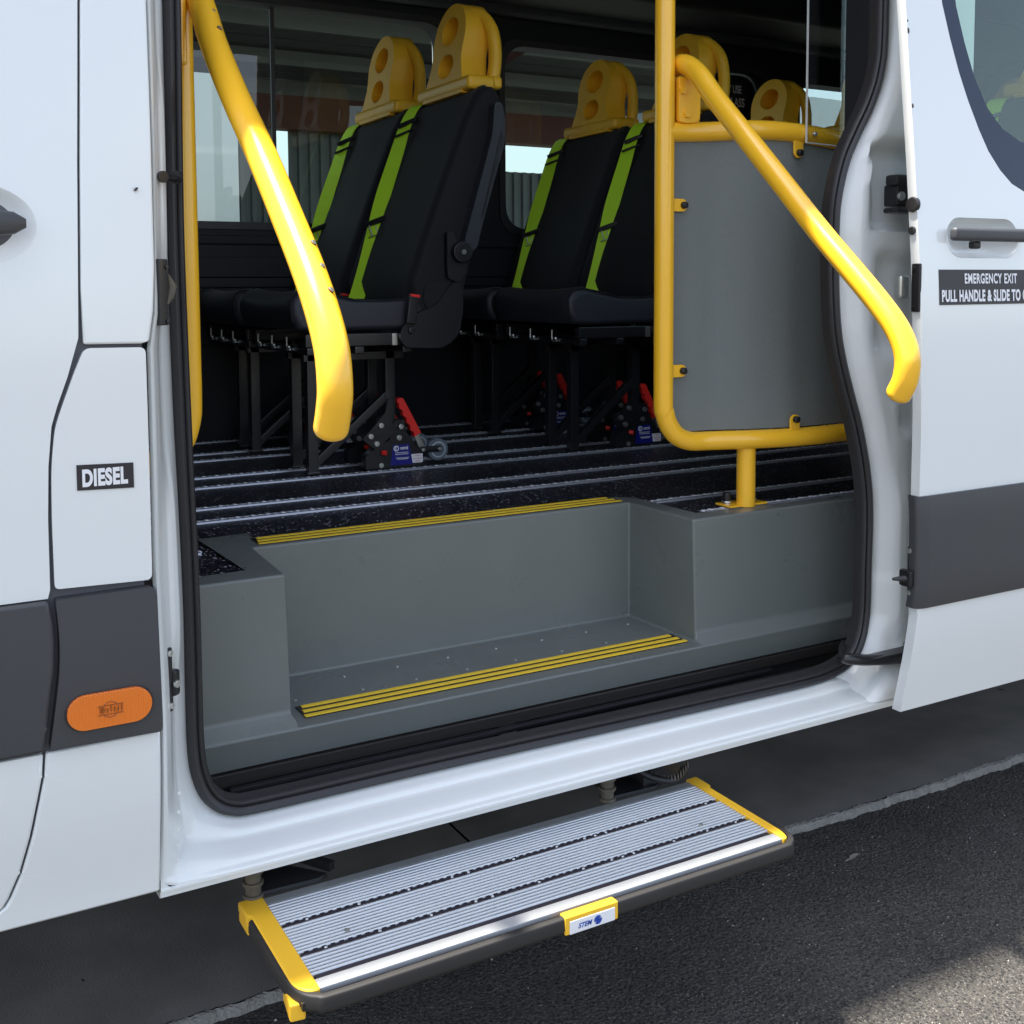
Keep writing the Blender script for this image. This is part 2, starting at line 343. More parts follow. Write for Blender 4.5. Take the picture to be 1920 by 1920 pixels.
# shallow embossed mark in the middle of the lens
b = bmesh.new()
for i in range(7): bm_box(b, .2115 + i * .004, .2130 + i * .004, lampy - .0042, lampy - .003, .640 + (i % 2) * .001, .6475 - (i % 3) * .0012)
bm_box(b, .209, .2385, lampy - .004, lampy - .003, .6485, .6493); bm_box(b, .209, .2385, lampy - .004, lampy - .003, .6375, .6383)
bm_tube(b, [(.2235 + .0095 * math.cos(a / 12 * math.pi), lampy - .0034, .6435 + .0095 * math.sin(a / 12 * math.pi)) for a in range(25)], .0005, 6)
inparent(from_bm('lens_mark', b, AMBD, smooth=False), st2)
# front door handle in a dished recess
rec = bmesh.new(); rings = []
for j, (rr, dy) in enumerate([(1.0, .0003), (.93, .002), (.8, .007), (.6, .012), (.3, .016), (.02, .017)]):
    ring = []
    for k in range(40):
        a = 2 * math.pi * k / 40; X = .098 + .066 * rr * math.cos(a); Z = 1.222 + .047 * rr * math.sin(a); ring.append(rec.verts.new((X, yb(Z) + dy - .0005, Z)))
    rings.append(ring)
for i in range(len(rings) - 1):
    for k in range(40): rec.faces.new((rings[i][k], rings[i][(k + 1) % 40], rings[i + 1][(k + 1) % 40], rings[i + 1][k]))
# the skin is cut for the recess so the dish shows
inparent(from_bm('handle_recess', rec, PAINT), fd)
def handle(parent, xa, xb, z, y):
    b = bmesh.new(); L = xb - xa; pts = []; rr = []
    N = 16
    vs = []
    for i in range(N + 1):
        t = i / N; X = xa + L * t; e = min(1, math.sin(math.pi * min(max(t, .03), .97)) * 2.6) ** .6
        e = max(.12, 1 - abs(2 * t - 1) ** 9) ** .5; hz = .0150 * e; hy = .010 * e; cy_ = y - .008 * math.sin(math.pi * t)
        ring = []
        for k in range(12):
            a = 2 * math.pi * k / 12; c, s_ = math.cos(a), math.sin(a)
            ring.append(b.verts.new((X, cy_ + hy * math.copysign(abs(c) ** .6, c), z + hz * math.copysign(abs(s_) ** .6, s_))))
        vs.append(ring)
    for i in range(N):
        for k in range(12): b.faces.new((vs[i][k], vs[i][(k + 1) % 12], vs[i + 1][(k + 1) % 12], vs[i + 1][k]))
    b.faces.new(vs[0]); b.faces.new(vs[-1])
    return inparent(from_bm('door_handle', b, TRIM, angle=60), parent)
handle(fd, -.05, .151, 1.223, -.034)

# ---- door opening: seal, jambs, sill
path_l = [(.3495, 2.3), (.349, 1.9), (.348, 1.52), (.3452, 1.3), (.3448, 1.176), (.3480, .96), (.3525, .745), (.3530, .62), (.3535, .53)]
corner = [(.359, .483), (.374, .448), (.402, .427), (.45, .4225)]
bott = [(.65, .4225), (.85, .421), (1.1, .418), (1.3, .416), (1.46, .415)]
cr = [(1.53, .419), (1.578, .433), (1.606, .463), (1.620, .517)]
path_r = [(1.622, .60), (1.623, .72), (1.613, .80), (1.592, .88), (1.570, .94), (1.549, 1.0), (1.534, 1.06), (1.526, 1.14), (1.524, 1.25), (1.530, 1.31), (1.549, 1.375), (1.579, 1.43), (1.609, 1.48), (1.632, 1.54), (1.640, 1.62), (1.638, 1.9), (1.63, 2.3)]
full = path_l + corner + bott + cr + path_r
full_s = [(p.x, p.y) for p in catmull([(x, z, 0) for x, z in full], 5)]
sealprof = []
for cx_, r_ in ((-.006, .0115), (.0085, .009)):
    pass
sealprof = [(-.019, .02), (-.018, .004), (-.013, -.006), (-.006, -.009), (.001, -.006), (.003, -.001), (.006, -.004), (.011, -.005), (.015, -.001), (.0165, .006), (.0165, .02)]
def resample(path): return path
part(sweep_plan('door_seal', full_s, [(-a * .74, b_) for a, b_ in sealprof], .078, RUB))
# wider flat rubber lip across the sill and lower corner
lip = [(p.x, p.y) for p in catmull([(x, z, 0) for x, z in [(.3640, .56), (.367, .50), (.374, .468), (.392, .445), (.425, .436), (.5, .436), (.85, .435), (1.3, .431), (1.46, .430), (1.50, .430)]], 5)]
0 and part(sweep_plan('sill_rubber', lip, [(.012, -.002), (.004, -.0045), (-.003, -.002), (-.004, .012), (.01, .012)], .088, RUBS))
# left jamb: lofted return from the outer skin to the seal
def lerpt(P, t):
    for (a, p), (c, q) in zip(P, P[1:]):
        if t <= c: return p + (q - p) * max(0, (t - a) / (c - a))
    return P[-1][1]
def skin_r(z): return lerpt([(.4, .2850), (.6, .2850), (.79, .2820), (1.08, .284), (1.12, .292), (1.304, .298), (1.5, .301), (2.0, .31), (2.45, .32)], z) + .0008
def sst(x, a, b_):
    t = max(0, min(1, (x - a) / (b_ - a))); return t * t * (3 - 2 * t)
WS = [(0, 1.0), (.06, .97), (.12, .88), (.24, .70), (.32, .64), (.44, .60), (.50, .54), (.58, .40), (.68, .24), (.76, .15), (.84, .11), (.875, .105), (.90, .07), (.94, .01), (1, -.014)]
WL1 = [(0, 1.0), (.10, .93), (.22, .80), (.34, .70), (.46, .62), (.58, .40), (.72, .20), (.86, .06), (.95, .02), (1, .10)]
WL2 = [(0, 1.0), (.10, .88), (.22, .62), (.34, .42), (.46, .36), (.58, .33), (.72, .22), (.86, .07), (.95, .02), (1, .10)]
sur = [q for q in full_s if q[1] < 2.29]
k0 = max(i for i, q in enumerate(sur) if q[1] < .5 and q[0] < 1.5)
sur = sur[:k0] + [(1.52, .419), (1.6, .419), (1.7, .419), (1.9, .419)]
dens = [sur[0]]
for q in sur[1:]:
    n_ = max(1, int(math.dist(q, dens[-1]) / .02)); p0 = dens[-1]
    for k in range(1, n_ + 1): dens.append((p0[0] + (q[0] - p0[0]) * k / n_, p0[1] + (q[1] - p0[1]) * k / n_))
vs = []; fs = []; NT = 40
for i, p in enumerate(dens):
    a = Vector(dens[max(i - 2, 0)]); c = Vector(dens[min(i + 2, len(dens) - 1)]); t = (c - a).normalized(); nn = Vector((t.y, -t.x))
    if p[1] < 2.2 and nn.x > .3: nn = -nn
    if nn.x > .01 and p[0] < 1.4: nn = Vector((0, -1))
    q0 = Vector(p) + nn * .009; ts = []
    if nn.x < -.02: ts.append((q0.x - skin_r(q0.y)) / -nn.x)
    if nn.y < -.02: ts.append((q0.y - .3765) / -nn.y)
    T = min(ts); down_ = sst(-nn.y, .25, .95); g = .5 + .5 * math.tanh(math.sin(p[1] * 12.5 + 1.2) * 2.2)
    for k in range(NT):
        u = k / (NT - 1); X = q0 + nn * (T * u); ys = yb(X.y) + .0015
        wl = lerpt(WL1, u) * g + lerpt(WL2, u) * (1 - g); w = wl * (1 - down_) + lerpt(WS, u) * down_
        vs.append((X.x, ys + (.084 - ys) * w, X.y))
for i in range(len(dens) - 1):
    for k in range(NT - 1): fs.append((i * NT + k, i * NT + k + 1, (i + 1) * NT + k + 1, (i + 1) * NT + k))
part(plate('sill_corner', [(.2858, .3765), (.298, .3765), (.2858, .389)], [], lambda z: yb(z) + .0022, .004, PAINTJ))
dsur = part(mesh('door_surround', vs, fs, PAINTJ, angle=70))
part(extrude_x('sill', [(.0035, .3768), (-.001, .3762), (-.001, .3730), (.003, .3715), (.0035, .364), (.012, .3605), (.05, .358), (.10, .356), (.10, .36), (.012, .366)], .2858, 1.90, PAINTJ, angle=25))
for z in (.505, .478, .453, .43, .408): inparent(cyl('rivet', (.310, yb(z) + .0125, z), (-.3, -1, 0), .0026, .0025, PAINTJ, bev=.0008), dsur)
# right jamb
def seal_right(z):
    P = [(.40, 1.55), (.44, 1.60), (.517, 1.630), (.60, 1.633), (.72, 1.634), (.80, 1.624), (.88, 1.603), (.94, 1.580), (1.0, 1.560), (1.06, 1.545), (1.14, 1.537), (1.25, 1.535), (1.31, 1.541), (1.375, 1.560), (1.43, 1.588), (1.48, 1.618), (1.54, 1.642), (1.62, 1.652), (1.9, 1.652), (2.3, 1.645)]
    for (a, p), (c, q) in zip(P, P[1:]):
        if z <= c: return p + (q - p) * (z - a) / (c - a)
    return 1.645
def bump01(x, c, w): return max(0, 1 - abs((x - c) / w)) if abs(x - c) < w else 0
def sst(x, a, b_): 
    t = max(0, min(1, (x - a) / (b_ - a))); return t * t * (3 - 2 * t)
zz = [.38 + .012 * i for i in range(157)]; vs = []; fs = []; K = 26
for z in zz:
    xa = seal_right(z) - .012; xb = 1.86
    for j in range(K):
        x = xa + (xb - xa) * j / (K - 1); d = x - (xa + .012)
        y = .083 - .030 * sst(d, .0, .035)                                  # outward roll beside the seal
        y -= .010 * sst(x, 1.655, 1.668) * (1 - sst(x, 1.70, 1.712)) * (1 - .7 * sst(z, .72, .80))   # long vertical rib
        w = sst(x, 1.592, 1.612) * (1 - sst(x, 1.74, 1.76)) * sst(z, 1.245, 1.26) * (1 - sst(z, 1.385, 1.42)); y += .030 * w      # pocket of the hold-open catch
        w = sst(x, 1.60, 1.63) * (1 - sst(x, 1.73, 1.75)) * sst(z, 1.00, 1.05) * (1 - sst(z, 1.185, 1.215)); y += .018 * w        # shallow pocket below
        w = sst(x, 1.67, 1.69) * (1 - sst(x, 1.73, 1.75)) * sst(z, .86, .88) * (1 - sst(z, .985, 1.0)); y += .012 * w
        y -= .004 * (1 - sst(z, .588, .594)) 
        y -= .05 * (1 - sst(z, .39, .47)) * sst(d, -.02, .05)
        vs.append((x, y, z))
for i in range(len(zz) - 1):
    for j in range(K - 1): fs.append((i * K + j, i * K + j + 1, (i + 1) * K + j + 1, (i + 1) * K + j))
rj = part(mesh('rear_pillar_jamb', vs, fs, PAINTJ, angle=60))
for (x, z) in ((1.70, .52), (1.70, .50), (1.697, .478)): inparent(cyl('rivet', (x, .056, z), (0, -1, 0), .0035, .002, PAINTJ, bev=.0008), rj)
# ---- fittings on the front pillar jamb
f1 = part(cyl('door_stop_pin', (.314, .008, 1.286), (.35, -.94, 0), .0075, .004, BLKM, bev=.001))
inparent(cyl('pin_stem', (.315, .008, 1.286), (.72, .69, 0), .0035, .030, BLKM), f1); inparent(cyl('pin_head', (.3355, .028, 1.288), (.72, .69, 0), .0085, .004, BLKM, bev=.001), f1)
f2 = part(box('latch_plate', .2975, .3135, -.016, -.008, 1.102, 1.184, BLKM, bev=.002, rot=Matrix.Rotation(math.radians(38), 4, 'Z')))
b = bmesh.new(); bm_tube(b, [(.311, -.010, 1.128), (.317, -.004, 1.138), (.320, -.001, 1.150), (.314, -.006, 1.165)], [.003, .0055, .0065, .002], 10); inparent(from_bm('striker_claw', b, RUST), f2)
for z in (1.107, 1.174): inparent(cyl('screw', (.311, -.012, z), (.6, -.8, 0), .003, .003, BLKM, bev=.0008), f2)
f3 = part(box('guide_plate', .3005, .3075, -.006, -.001, .610, .693, BLKM, bev=.002, rot=Matrix.Rotation(math.radians(45), 4, 'Z')))
inparent(box('guide_block', .303, .317, -.004, .008, .628, .662, BLKM, bev=.004, rot=Matrix.Rotation(math.radians(45), 4, 'Z')), f3)
inparent(cyl('guide_socket', (.311, -.004, .645), (.6, -.8, 0), .0050, .004, ZINC, bev=.001), f3)
for z in (.618, .686): inparent(cyl('rivet', (.304, -.006, z), (.6, -.8, 0), .004, .003, ZINC, bev=.001), f3)

# ---- sliding door, slid open to the rear
DX = 1.573
PROFD = [(.30, -.038), (.38, -.055), (.417, -.062), (.49, -.078), (.575, -.089), (.78, -.087), (.9, -.088), (1.05, -.084), (1.16, -.079), (1.24, -.072), (1.36, -.062), (1.5, -.047), (1.64, -.034), (2.0, .005), (2.3, .04), (2.5, .07), (2.6, .09)]
_ydc = {}
def yd(z):
    k = round(z, 4)
    if k not in _ydc: _ydc[k] = smooth_interp(PROFD, k)
    return _ydc[k]
dwin = [(1.655, 2.05), (1.652, 1.85), (1.660, 1.70), (1.666, 1.643), (1.681, 1.585), (1.700, 1.525), (1.720, 1.475), (1.744, 1.425), (1.766, 1.387), (1.795, 1.354), (1.826, 1.330), (1.867, 1.314), (1.95, 1.308), (2.75, 1.306), (2.80, 1.34), (2.80, 2.0), (2.75, 2.1), (1.72, 2.1)]
hrec = stadium(1.74, 1.229, .194, .072)
sdoor = part(plate('sliding_door', [(DX, 2.45), (DX, .575), (DX + .003, .565), (DX + .001, .52), (DX, .38), (2.95, .38), (2.95, 2.45)], [dwin, hrec], yd, .019, PAINT, cuts=CUTS, bev=.003, seg=3))
sdoor['label'] = 'sliding side door pushed back along the van'
def scalepoly(p, c, k): return [((x - c[0]) * k + c[0], (z - c[1]) * k + c[1]) for x, z in p]
fr_in = [(1.70, 2.02), (1.700, 1.70), (1.705, 1.643), (1.722, 1.58), (1.745, 1.515), (1.775, 1.465), (1.812, 1.430), (1.86, 1.410), (1.95, 1.400), (2.70, 1.398), (2.73, 1.42), (2.73, 1.99), (2.70, 2.03)]
inparent(plate('window_border', [(x, z) for x, z in dwin], [fr_in], lambda z: yd(z) + .002, .004, FRIT, cuts=CUTS), sdoor)
inparent(plate('window_pane', fr_in, [], lambda z: yd(z) + .002, .0, GLASSL, cuts=CUTS), sdoor)
# dished handle recess
rec = bmesh.new(); rings = []
for rr, dy in [(1.0, .000), (.985, .004), (.93, .010), (.8, .017), (.5, .022), (.05, .023)]:
    ring = []
    for (x, z) in scalepoly(hrec, (1.74, 1.229), rr): ring.append(rec.verts.new((x, yd(z) + dy, z)))
    rings.append(ring)
for i in range(len(rings) - 1):
    n_ = len(rings[i])
    for k in range(n_): rec.faces.new((rings[i][k], rings[i][(k + 1) % n_], rings[i + 1][(k + 1) % n_], rings[i + 1][k]))
inparent(from_bm('handle_recess', rec, PAINT), sdoor)
inparent(box('door_handle', 1.642, 1.84, -.096, -.078, 1.2225, 1.2465, TRIM, bev=.007, seg=3), sdoor)
inparent(box('handle_latch', 1.708, 1.728, -.080, -.066, 1.2095, 1.224, BLK, bev=.004), sdoor)
# rear strip on the door with chamfered nose
vs = []; fs = []; zs = [.577 + .0125 * i for i in range(17)]; xs = [(DX - .004, .018), (DX - .005, .008), (DX - .005, .001), (DX - .001, -.005), (DX + .010, -.0085), (DX + .018, -.0095), (2.95, -.009), (2.95, .02)]
for z in zs:
    e = .004 * (abs((z - .677) / .1) ** 4)
    for x, o_ in xs: vs.append((x, yd(z) + o_ + e, z))
K = len(xs)
for i in range(len(zs) - 1):
    for j in range(K - 1): fs.append((i * K + j, i * K + j + 1, (i + 1) * K + j + 1, (i + 1) * K + j))
fs += [tuple(range(K)), tuple((len(zs) - 1) * K + j for j in range(K))]
inparent(mesh('rubbing_strip', vs, fs, TRIM, angle=40), sdoor)
# inner part of the door's front edge
vs = []; fs = []; zs = [.395 + .06 * i for i in range(35)]
for z in zs:
    y0 = yd(z) + .018
    for x, yy in ((DX + .003, y0 - .004), (DX + .0025, y0 + .001), (DX + .008, y0 + .004), (DX + .040, y0 + .006), (DX + .075, y0 + .010), (DX + .085, y0 + .035), (DX + .095, y0 + .04)): vs.append((x, yy, z))
for i in range(len(zs) - 1):
    for j in range(6): fs.append((i * 7 + j, i * 7 + j + 1, (i + 1) * 7 + j + 1, (i + 1) * 7 + j))
inparent(mesh('door_inner_edge', vs, fs, CREAM, angle=60), sdoor)
ex = plate('exit_label', [(1.6195, 1.1725), (2.0, 1.1725), (2.0, 1.1105), (1.6195, 1.1105)], [], lambda z: yd(z) - .0012, .0008, LBLK); inparent(ex, sdoor)
text('lettering', 'EMERGENCY EXIT', 1.6845, 1.1475, .0185, LWHT, ex, lambda z: yd(z) - .0019, wid=.142, bold=.03, track=1.12)
text('lettering', 'PULL HANDLE & SLIDE TO OPEN', 1.6245, 1.1155, .0215, LWHT, ex, lambda z: yd(z) - .0019, wid=.262, bold=.045, track=1.1)
# fittings on the front edge of the sliding door
e1 = inparent(box('lock_plate', DX - .004, DX + .003, -.080, -.0625, 1.099, 1.183, BLK, bev=.002), sdoor)
for z in (1.107, 1.175): inparent(cyl('screw', (DX - .004, -.068, z), (-1, 0, 0), .003, .002, BLKM), sdoor)
for z, r_ in ((1.285, .0135), (1.240, .0075)): inparent(cyl('rubber_plug', (DX + .003, -.060, z), (-1, 0, 0), r_, .008, RUB, bev=.003), sdoor)
for z, r_ in ((1.602, .008), (1.585, .009), (1.455, .006)): inparent(cyl('rubber_plug', (DX + .004, -.030 - (1.6 - z) * .12, z), (-1, 0, 0), r_, .003, RUB), sdoor)
inparent(box('guide_plate', DX - .004, DX + .002, -.080, -.066, .594, .686, BLK, bev=.003), sdoor)
inparent(box('guide_block', DX - .016, DX - .003, -.084, -.058, .615, .645, BLK, bev=.004), sdoor)
inparent(cyl('guide_pin', (DX - .014, -.072, .630), (-1, .35, 0), .0065, .024, RUB, r2=.0025), sdoor)
for z in (.603, .678): inparent(cyl('rivet', (DX - .003, -.072, z), (-1, 0, 0), .0045, .003, ZINC, bev=.001), sdoor)
# runner arm under the door
arm = part(tube('runner_arm', [(1.63, .135, .440), (1.585, .095, .450), (1.545, .055, .459), (1.522, .034, .463), (1.526, .022, .463), (1.56, .016, .457), (1.62, .014, .449), (1.68, .006, .445), (1.71, -.02, .446)], .0105, BLKM, smooth_n=5, segs=14))
inparent(box('arm_plate', 1.56, 1.69, .004, .030, .457, .461, BLKM, bev=.001), arm)
inparent(box('arm_foot', 1.672, 1.684, -.02, .03, .430, .470, BLKM, bev=.003), arm)
# hold-open catch
hc = part(box('hold_open_catch', 1.632, 1.76, .028, .062, 1.290, 1.330, BLKM, bev=.004))
inparent(box('catch_cover', 1.622, 1.70, .020, .050, 1.327, 1.347, BLKM, bev=.005), hc)
inparent(box('catch_lower_lip', 1.620, 1.76, .016, .052, 1.277, 1.287, BLKM, bev=.004), hc)
inparent(cyl('catch_roller', (1.641, .030, 1.308), (0, -1, 0), .0085, .006, ZINC, bev=.002), hc)
part(box('striker_bracket', 1.650, 1.676, .030, .052, 1.12, 1.165, ZINC, bev=.008, seg=3))

# ---- step well moulding
A0, B0, C0, D0 = .352, .534, 1.330, 1.80; f, r = .235, .437; ZT, ZF, ZS = .704, .467, .486; L0 = .206
V = []
def v(x, y, z): V.append((x, y, z)); return len(V) - 1
F = []
ltf = v(A0, f, ZT); ltb = v(B0, f, ZT); lbf = v(A0, f - .002, ZS); lbb = v(B0 + .006, f - .002, ZS)
lsb = v(B0 + .010, r, ZF); lst = v(B0 + .008, r, ZT); rst = v(C0 - .004, r, ZT); rsb = v(C0 - .004, r, ZF)
rtf = v(C0, f, ZT); rbf = v(C0 + .006, f - .002, ZS); rte = v(D0, f, ZT); rbe = v(D0, f - .002, ZS)
lfl = v(B0 + .010, f - .004, ZF); rfl = v(C0 + .004, f - .004, ZF)     # foot of the inner corners
la = v(A0, L0, ZF); lb_ = v(B0 + .011, L0, ZF); lc = v(C0 + .006, L0, ZF); ld = v(D0, L0, ZF)
ba = v(A0, L0 + .010, .419); bb_ = v(B0 + .011, L0 + .010, .419); bc = v(C0 + .006, L0 + .010, .419); bd = v(D0, L0 + .010, .419)
F += [(ltf, ltb, lbb, lbf), (ltb, lst, lsb, lfl, lbb), (lst, rst, rsb, lsb), (rst, rtf, rbf, rfl, rsb), (rtf, rte, rbe, rbf),
      (lbf, lbb, lfl, lb_, la), (rbf, rbe, ld, lc, rfl), (lfl, lsb, rsb, rfl, lc, lb_), (la, lb_, bb_, ba), (lb_, lc, bc, bb_), (lc, ld, bd, bc)]
# flanges lying on the floor
p1 = v(A0, f + .050, ZT); p2 = v(B0 - .048, f + .055, ZT); p3 = v(B0 - .060, .548, ZT); p4 = v(B0 + .03, .552, ZT); p4b = v(B0 + .03, .512, ZT)
p5 = v(C0 - .01, .508, ZT); p6 = v(C0 + .035, .470, ZT); p7 = v(C0 + .045, f + .045, ZT); p8 = v(D0, f + .028, ZT)
F += [(ltf, p1, p2, ltb), (ltb, p2, p3, p4, p4b, lst), (lst, p4b, p5, rst), (rst, p5, p6, p7, rtf), (rtf, p7, p8, rte)]
me = bpy.data.meshes.new('step_well'); me.from_pydata(V, [], F)
bb = bmesh.new(); bb.from_mesh(me); bmesh.ops.recalc_face_normals(bb, faces=bb.faces)
ee = [e for e in bb.edges if len(e.link_faces) == 2 and e.calc_face_angle(0) > .25]
bmesh.ops.bevel(bb, geom=ee, offset=.0155, segments=5, profile=.5, affect='EDGES', clamp_overlap=True)
for fc in bb.faces: pass
bb.to_mesh(me); bb.free()
well = part(link('step_well', me, GREY, angle=40))
def nosing(y0, y1, x0, x1, z):
    base = inparent(box('nosing_base', x0, x1, y0, y1, z, z + .0015, BLK), well)
    n_ = 3; w = (y1 - y0) / (n_ + (n_ - 1) * .75)
    for i in range(n_):
        ya = y0 + i * w * 1.75; inparent(extrude_x('nosing_rib', [(ya, z + .001), (ya, z + .0022), (ya + w * .2, z + .0028), (ya + w * .8, z + .0028), (ya + w, z + .0022), (ya + w, z + .001)], x0 + i * .004, x1 - i * .004, NOSE), well)
nosing(.238, .290, .563, 1.322, ZF + .0005)
nosing(.447, .500, .556, 1.315, ZT + .0002)
for i in range(7):
    inparent(cyl('screw', (.685 + .1008 * i, .390, ZF), (0, 0, 1), .0032, .0012, ZINC, bev=.0005), well)
    if i < 6: inparent(cyl('screw', (.69 + .0992 * i, .315, ZF), (0, 0, 1), .0030, .0012, ZINC, bev=.0005), well)
inparent(cyl('screw', (.574, .323, ZF), (0, 0, 1), .003, .0012, ZINC, bev=.0005), well)
# rail and cavity under the moulding
part(box('step_rail', .375, 1.80, .210, .225, .396, .416, mat('dark_bronze', (.030, .026, .024), .35), bev=.002))
part(box('runner_track', .375, 1.80, .222, .30, .372, .420, DARK))
part(box('track_cover', .43, 1.50, .196, .209, .388, .397, BLKM, bev=.003))
ct = part(box('cavity_tray', .33, 1.80, .13, .32, .340, .350, DARK))
inparent(box('cable_cover', .90, 1.75, .155, .185, .378, .392, BLKM, bev=.004), ct)
inparent(box('zinc_clip', .895, .925, .20, .21, .366, .396, ZINC, bev=.001), ct)
inparent(cyl('drain_plug', (.775, .17, .361), (0, 0, 1), .010, .003, ZINC, bev=.001), ct)
part(box('underfloor', -.7, 4.2, .32, 1.88, .34, .42, DARK))

# ---- cabin floor with lashing tracks
fl = bmesh.new(); pts = [(A0 + .01, f + .02), (B0 - .02, f + .02), (B0 - .02, r + .03), (C0 + .02, r + .03), (C0 + .02, f + .02), (4.2, f + .02), (4.2, 1.9), (-.7, 1.9), (-.7, f + .02)]
ff_ = fl.faces.new([fl.verts.new((x, y, .700)) for x, y in pts])
floor = part(from_bm('cabin_floor', fl, FLOOR, smooth=False))
LIP = mat('track_lip', (.40, .41, .46), .34, metal=.5)
def track(yc, x0, x1):
    a = yc - .014
    inparent(extrude_x('floor_track', [(a, .7005), (a + .001, .7040), (a + .002, .7046), (a + .0085, .7046), (a + .0095, .7015), (a + .0215, .7015), (a + .0225, .7030), (a + .025, .7030), (a + .026, .7005)], x0, x1, LIP), floor)
    b = bmesh.new(); bm_box(b, x0, x1, a + .0096, a + .0214, .7012, .7020); inparent(from_bm('track_channel', b, DARK, smooth=False), floor)
    b = bmesh.new(); x = x0 + .004; k = 0
    while x < min(x1, 3.0):
        h = .0054 if k % 2 else .0046
        vs_ = [b.verts.new((x + dx, a + .0150 + dy, z)) for z, q in ((.702, 1), (.70 + h, .72)) for dx, dy in ((-.0046 * q, -.0056 * q), (.0046 * q, -.0056 * q), (.0046 * q, .0056 * q), (-.0046 * q, .0056 * q))]
        b.faces.new(vs_[4:]); [b.faces.new((vs_[q], vs_[(q + 1) % 4], vs_[4 + (q + 1) % 4], vs_[4 + q])) for q in range(4)]
        x += .0150; k += 1
    tag(inparent(from_bm('track_teeth', b, TOOTH, smooth=False), floor), kind='stuff')
TRACKS = [(.575, 1.40, 4.1), (.700, .3, 4.1), (.828, .3, 4.1), (1.068, .3, 4.1), (1.202, .3, 4.1), (1.458, .3, 4.1), (1.575, .3, 4.1), (1.80, .3, 4.1)]
for yc, x0, x1 in TRACKS[1:]: track(yc, x0, x1)
track(.425, 1.375, 4.1); track(.292, 1.40, 4.1)
track(.455, .36, .455)

# ---- cabin walls, windows, ceiling
wz = (1.338, 1.962)
def rrect(x0, x1, z0, z1, r_): return roundpoly([(x0, z0), (x1, z0), (x1, z1), (x0, z1)], r_, 8)
w1 = rrect(.25, 1.60, 1.338, 1.975, .07); w2 = rrect(1.825, 2.945, 1.335, 1.935, .085); w3 = rrect(3.12, 3.95, 1.335, 1.915, .07)
lw = part(plate('far_side_lining', [(-.7, .70), (4.2, .70), (4.2, 2.45), (-.7, 2.45)], [w1, w2, w3], 1.860, .07, LIN))
for w in (w1, w2, w3):
    xs_ = [p[0] for p in w]; zs_ = [p[1] for p in w]; c = ((min(xs_) + max(xs_)) / 2, (min(zs_) + max(zs_)) / 2)
    o_ = [(x + (.022 if x > c[0] else -.022), z + (.022 if z > c[1] else -.022)) for x, z in w]
    inparent(plate('window_rubber', o_, [w], 1.852, .012, RUB, bev=.003), lw)
    inparent(plate('window_pane', w, [], 1.905, 0, GLASS), lw)
for z, h, d in ((1.285, .026, .012), (1.205, .060, .016), (1.16, .03, .010), (1.02, .09, .008)):
    inparent(box('wall_trim', -.7, 4.2, 1.86 - d, 1.859, z - h / 2, z + h / 2, LIN, bev=.004), lw)
inparent(box('window_header', -.7, 4.2, 1.80, 1.859, 2.02, 2.16, CEIL, bev=.02, seg=3), lw)
# second pane in window one (sliding vent divider)
inparent(box('window_divider', 1.050, 1.062, 1.895, 1.904, 1.338, 1.975, RUB), lw)
em = inparent(plate('glass_label', [(2.66, 1.905), (2.895, 1.905), (2.895, 1.80), (2.66, 1.80)], [], 1.8985, .001, LBLK), lw)
text('lettering', 'EMERGENCY USE', 2.672, 1.862, .030, LWHT, lw, 1.8975, wid=.195, bold=.02)
text('lettering', 'BREAK GLASS', 2.692, 1.812, .034, LWHT, lw, 1.8975, wid=.19, bold=.02)
inparent(plate('blanked_pane', rrect(2.55, 2.94, 1.34, 1.93, .08), [], 1.9025, .001, mat('dark_film', (.012, .014, .02), .15)), lw)
ce = part(box('ceiling', -.7, 4.2, .20, 1.90, 2.18, 2.22, CEIL))
inparent(box('ceiling_duct', -.7, 4.2, 1.55, 1.85, 2.05, 2.18, LIN, bev=.03, seg=3), ce)
part(plate('far_side_skin', [(-.7, .35), (4.25, .35), (4.25, 2.6), (-.7, 2.6)], [rrect(.24, 1.61, 1.33, 1.985, .07), rrect(1.815, 2.955, 1.325, 1.945, .085), rrect(3.11, 3.96, 1.325, 1.925, .07)], 1.915, .04, PAINT))
part(box('cab_light_block', -.72, -.70, .2, 1.95, .35, 2.6, LIN))  # unseen wall added to shut out windscreen light and keep the cabin dark
rdr = part(box('rear_doors', 4.22, 4.26, .0, 1.95, .35, 2.6, LIN))
# roof; unseen edge lip pushed outward to place the sun's shadow line
rp = [(.125, 2.46), (.086, 2.48), (.083, 2.50), (.086, 2.52), (.130, 2.55), (.18, 2.66), (.26, 2.70), (1.0, 2.73), (1.78, 2.70), (1.9, 2.62), (1.96, 2.45), (1.93, 2.45), (1.85, 2.6), (1.0, 2.69), (.3, 2.66), (.2, 2.6), (.16, 2.47)]
part(extrude_x('roof', rp, -1.0, 4.3, PAINT, angle=40))
part(box('door_header', .30, 1.7, .10, .28, 2.2, 2.46, PAINTJ, bev=.01))
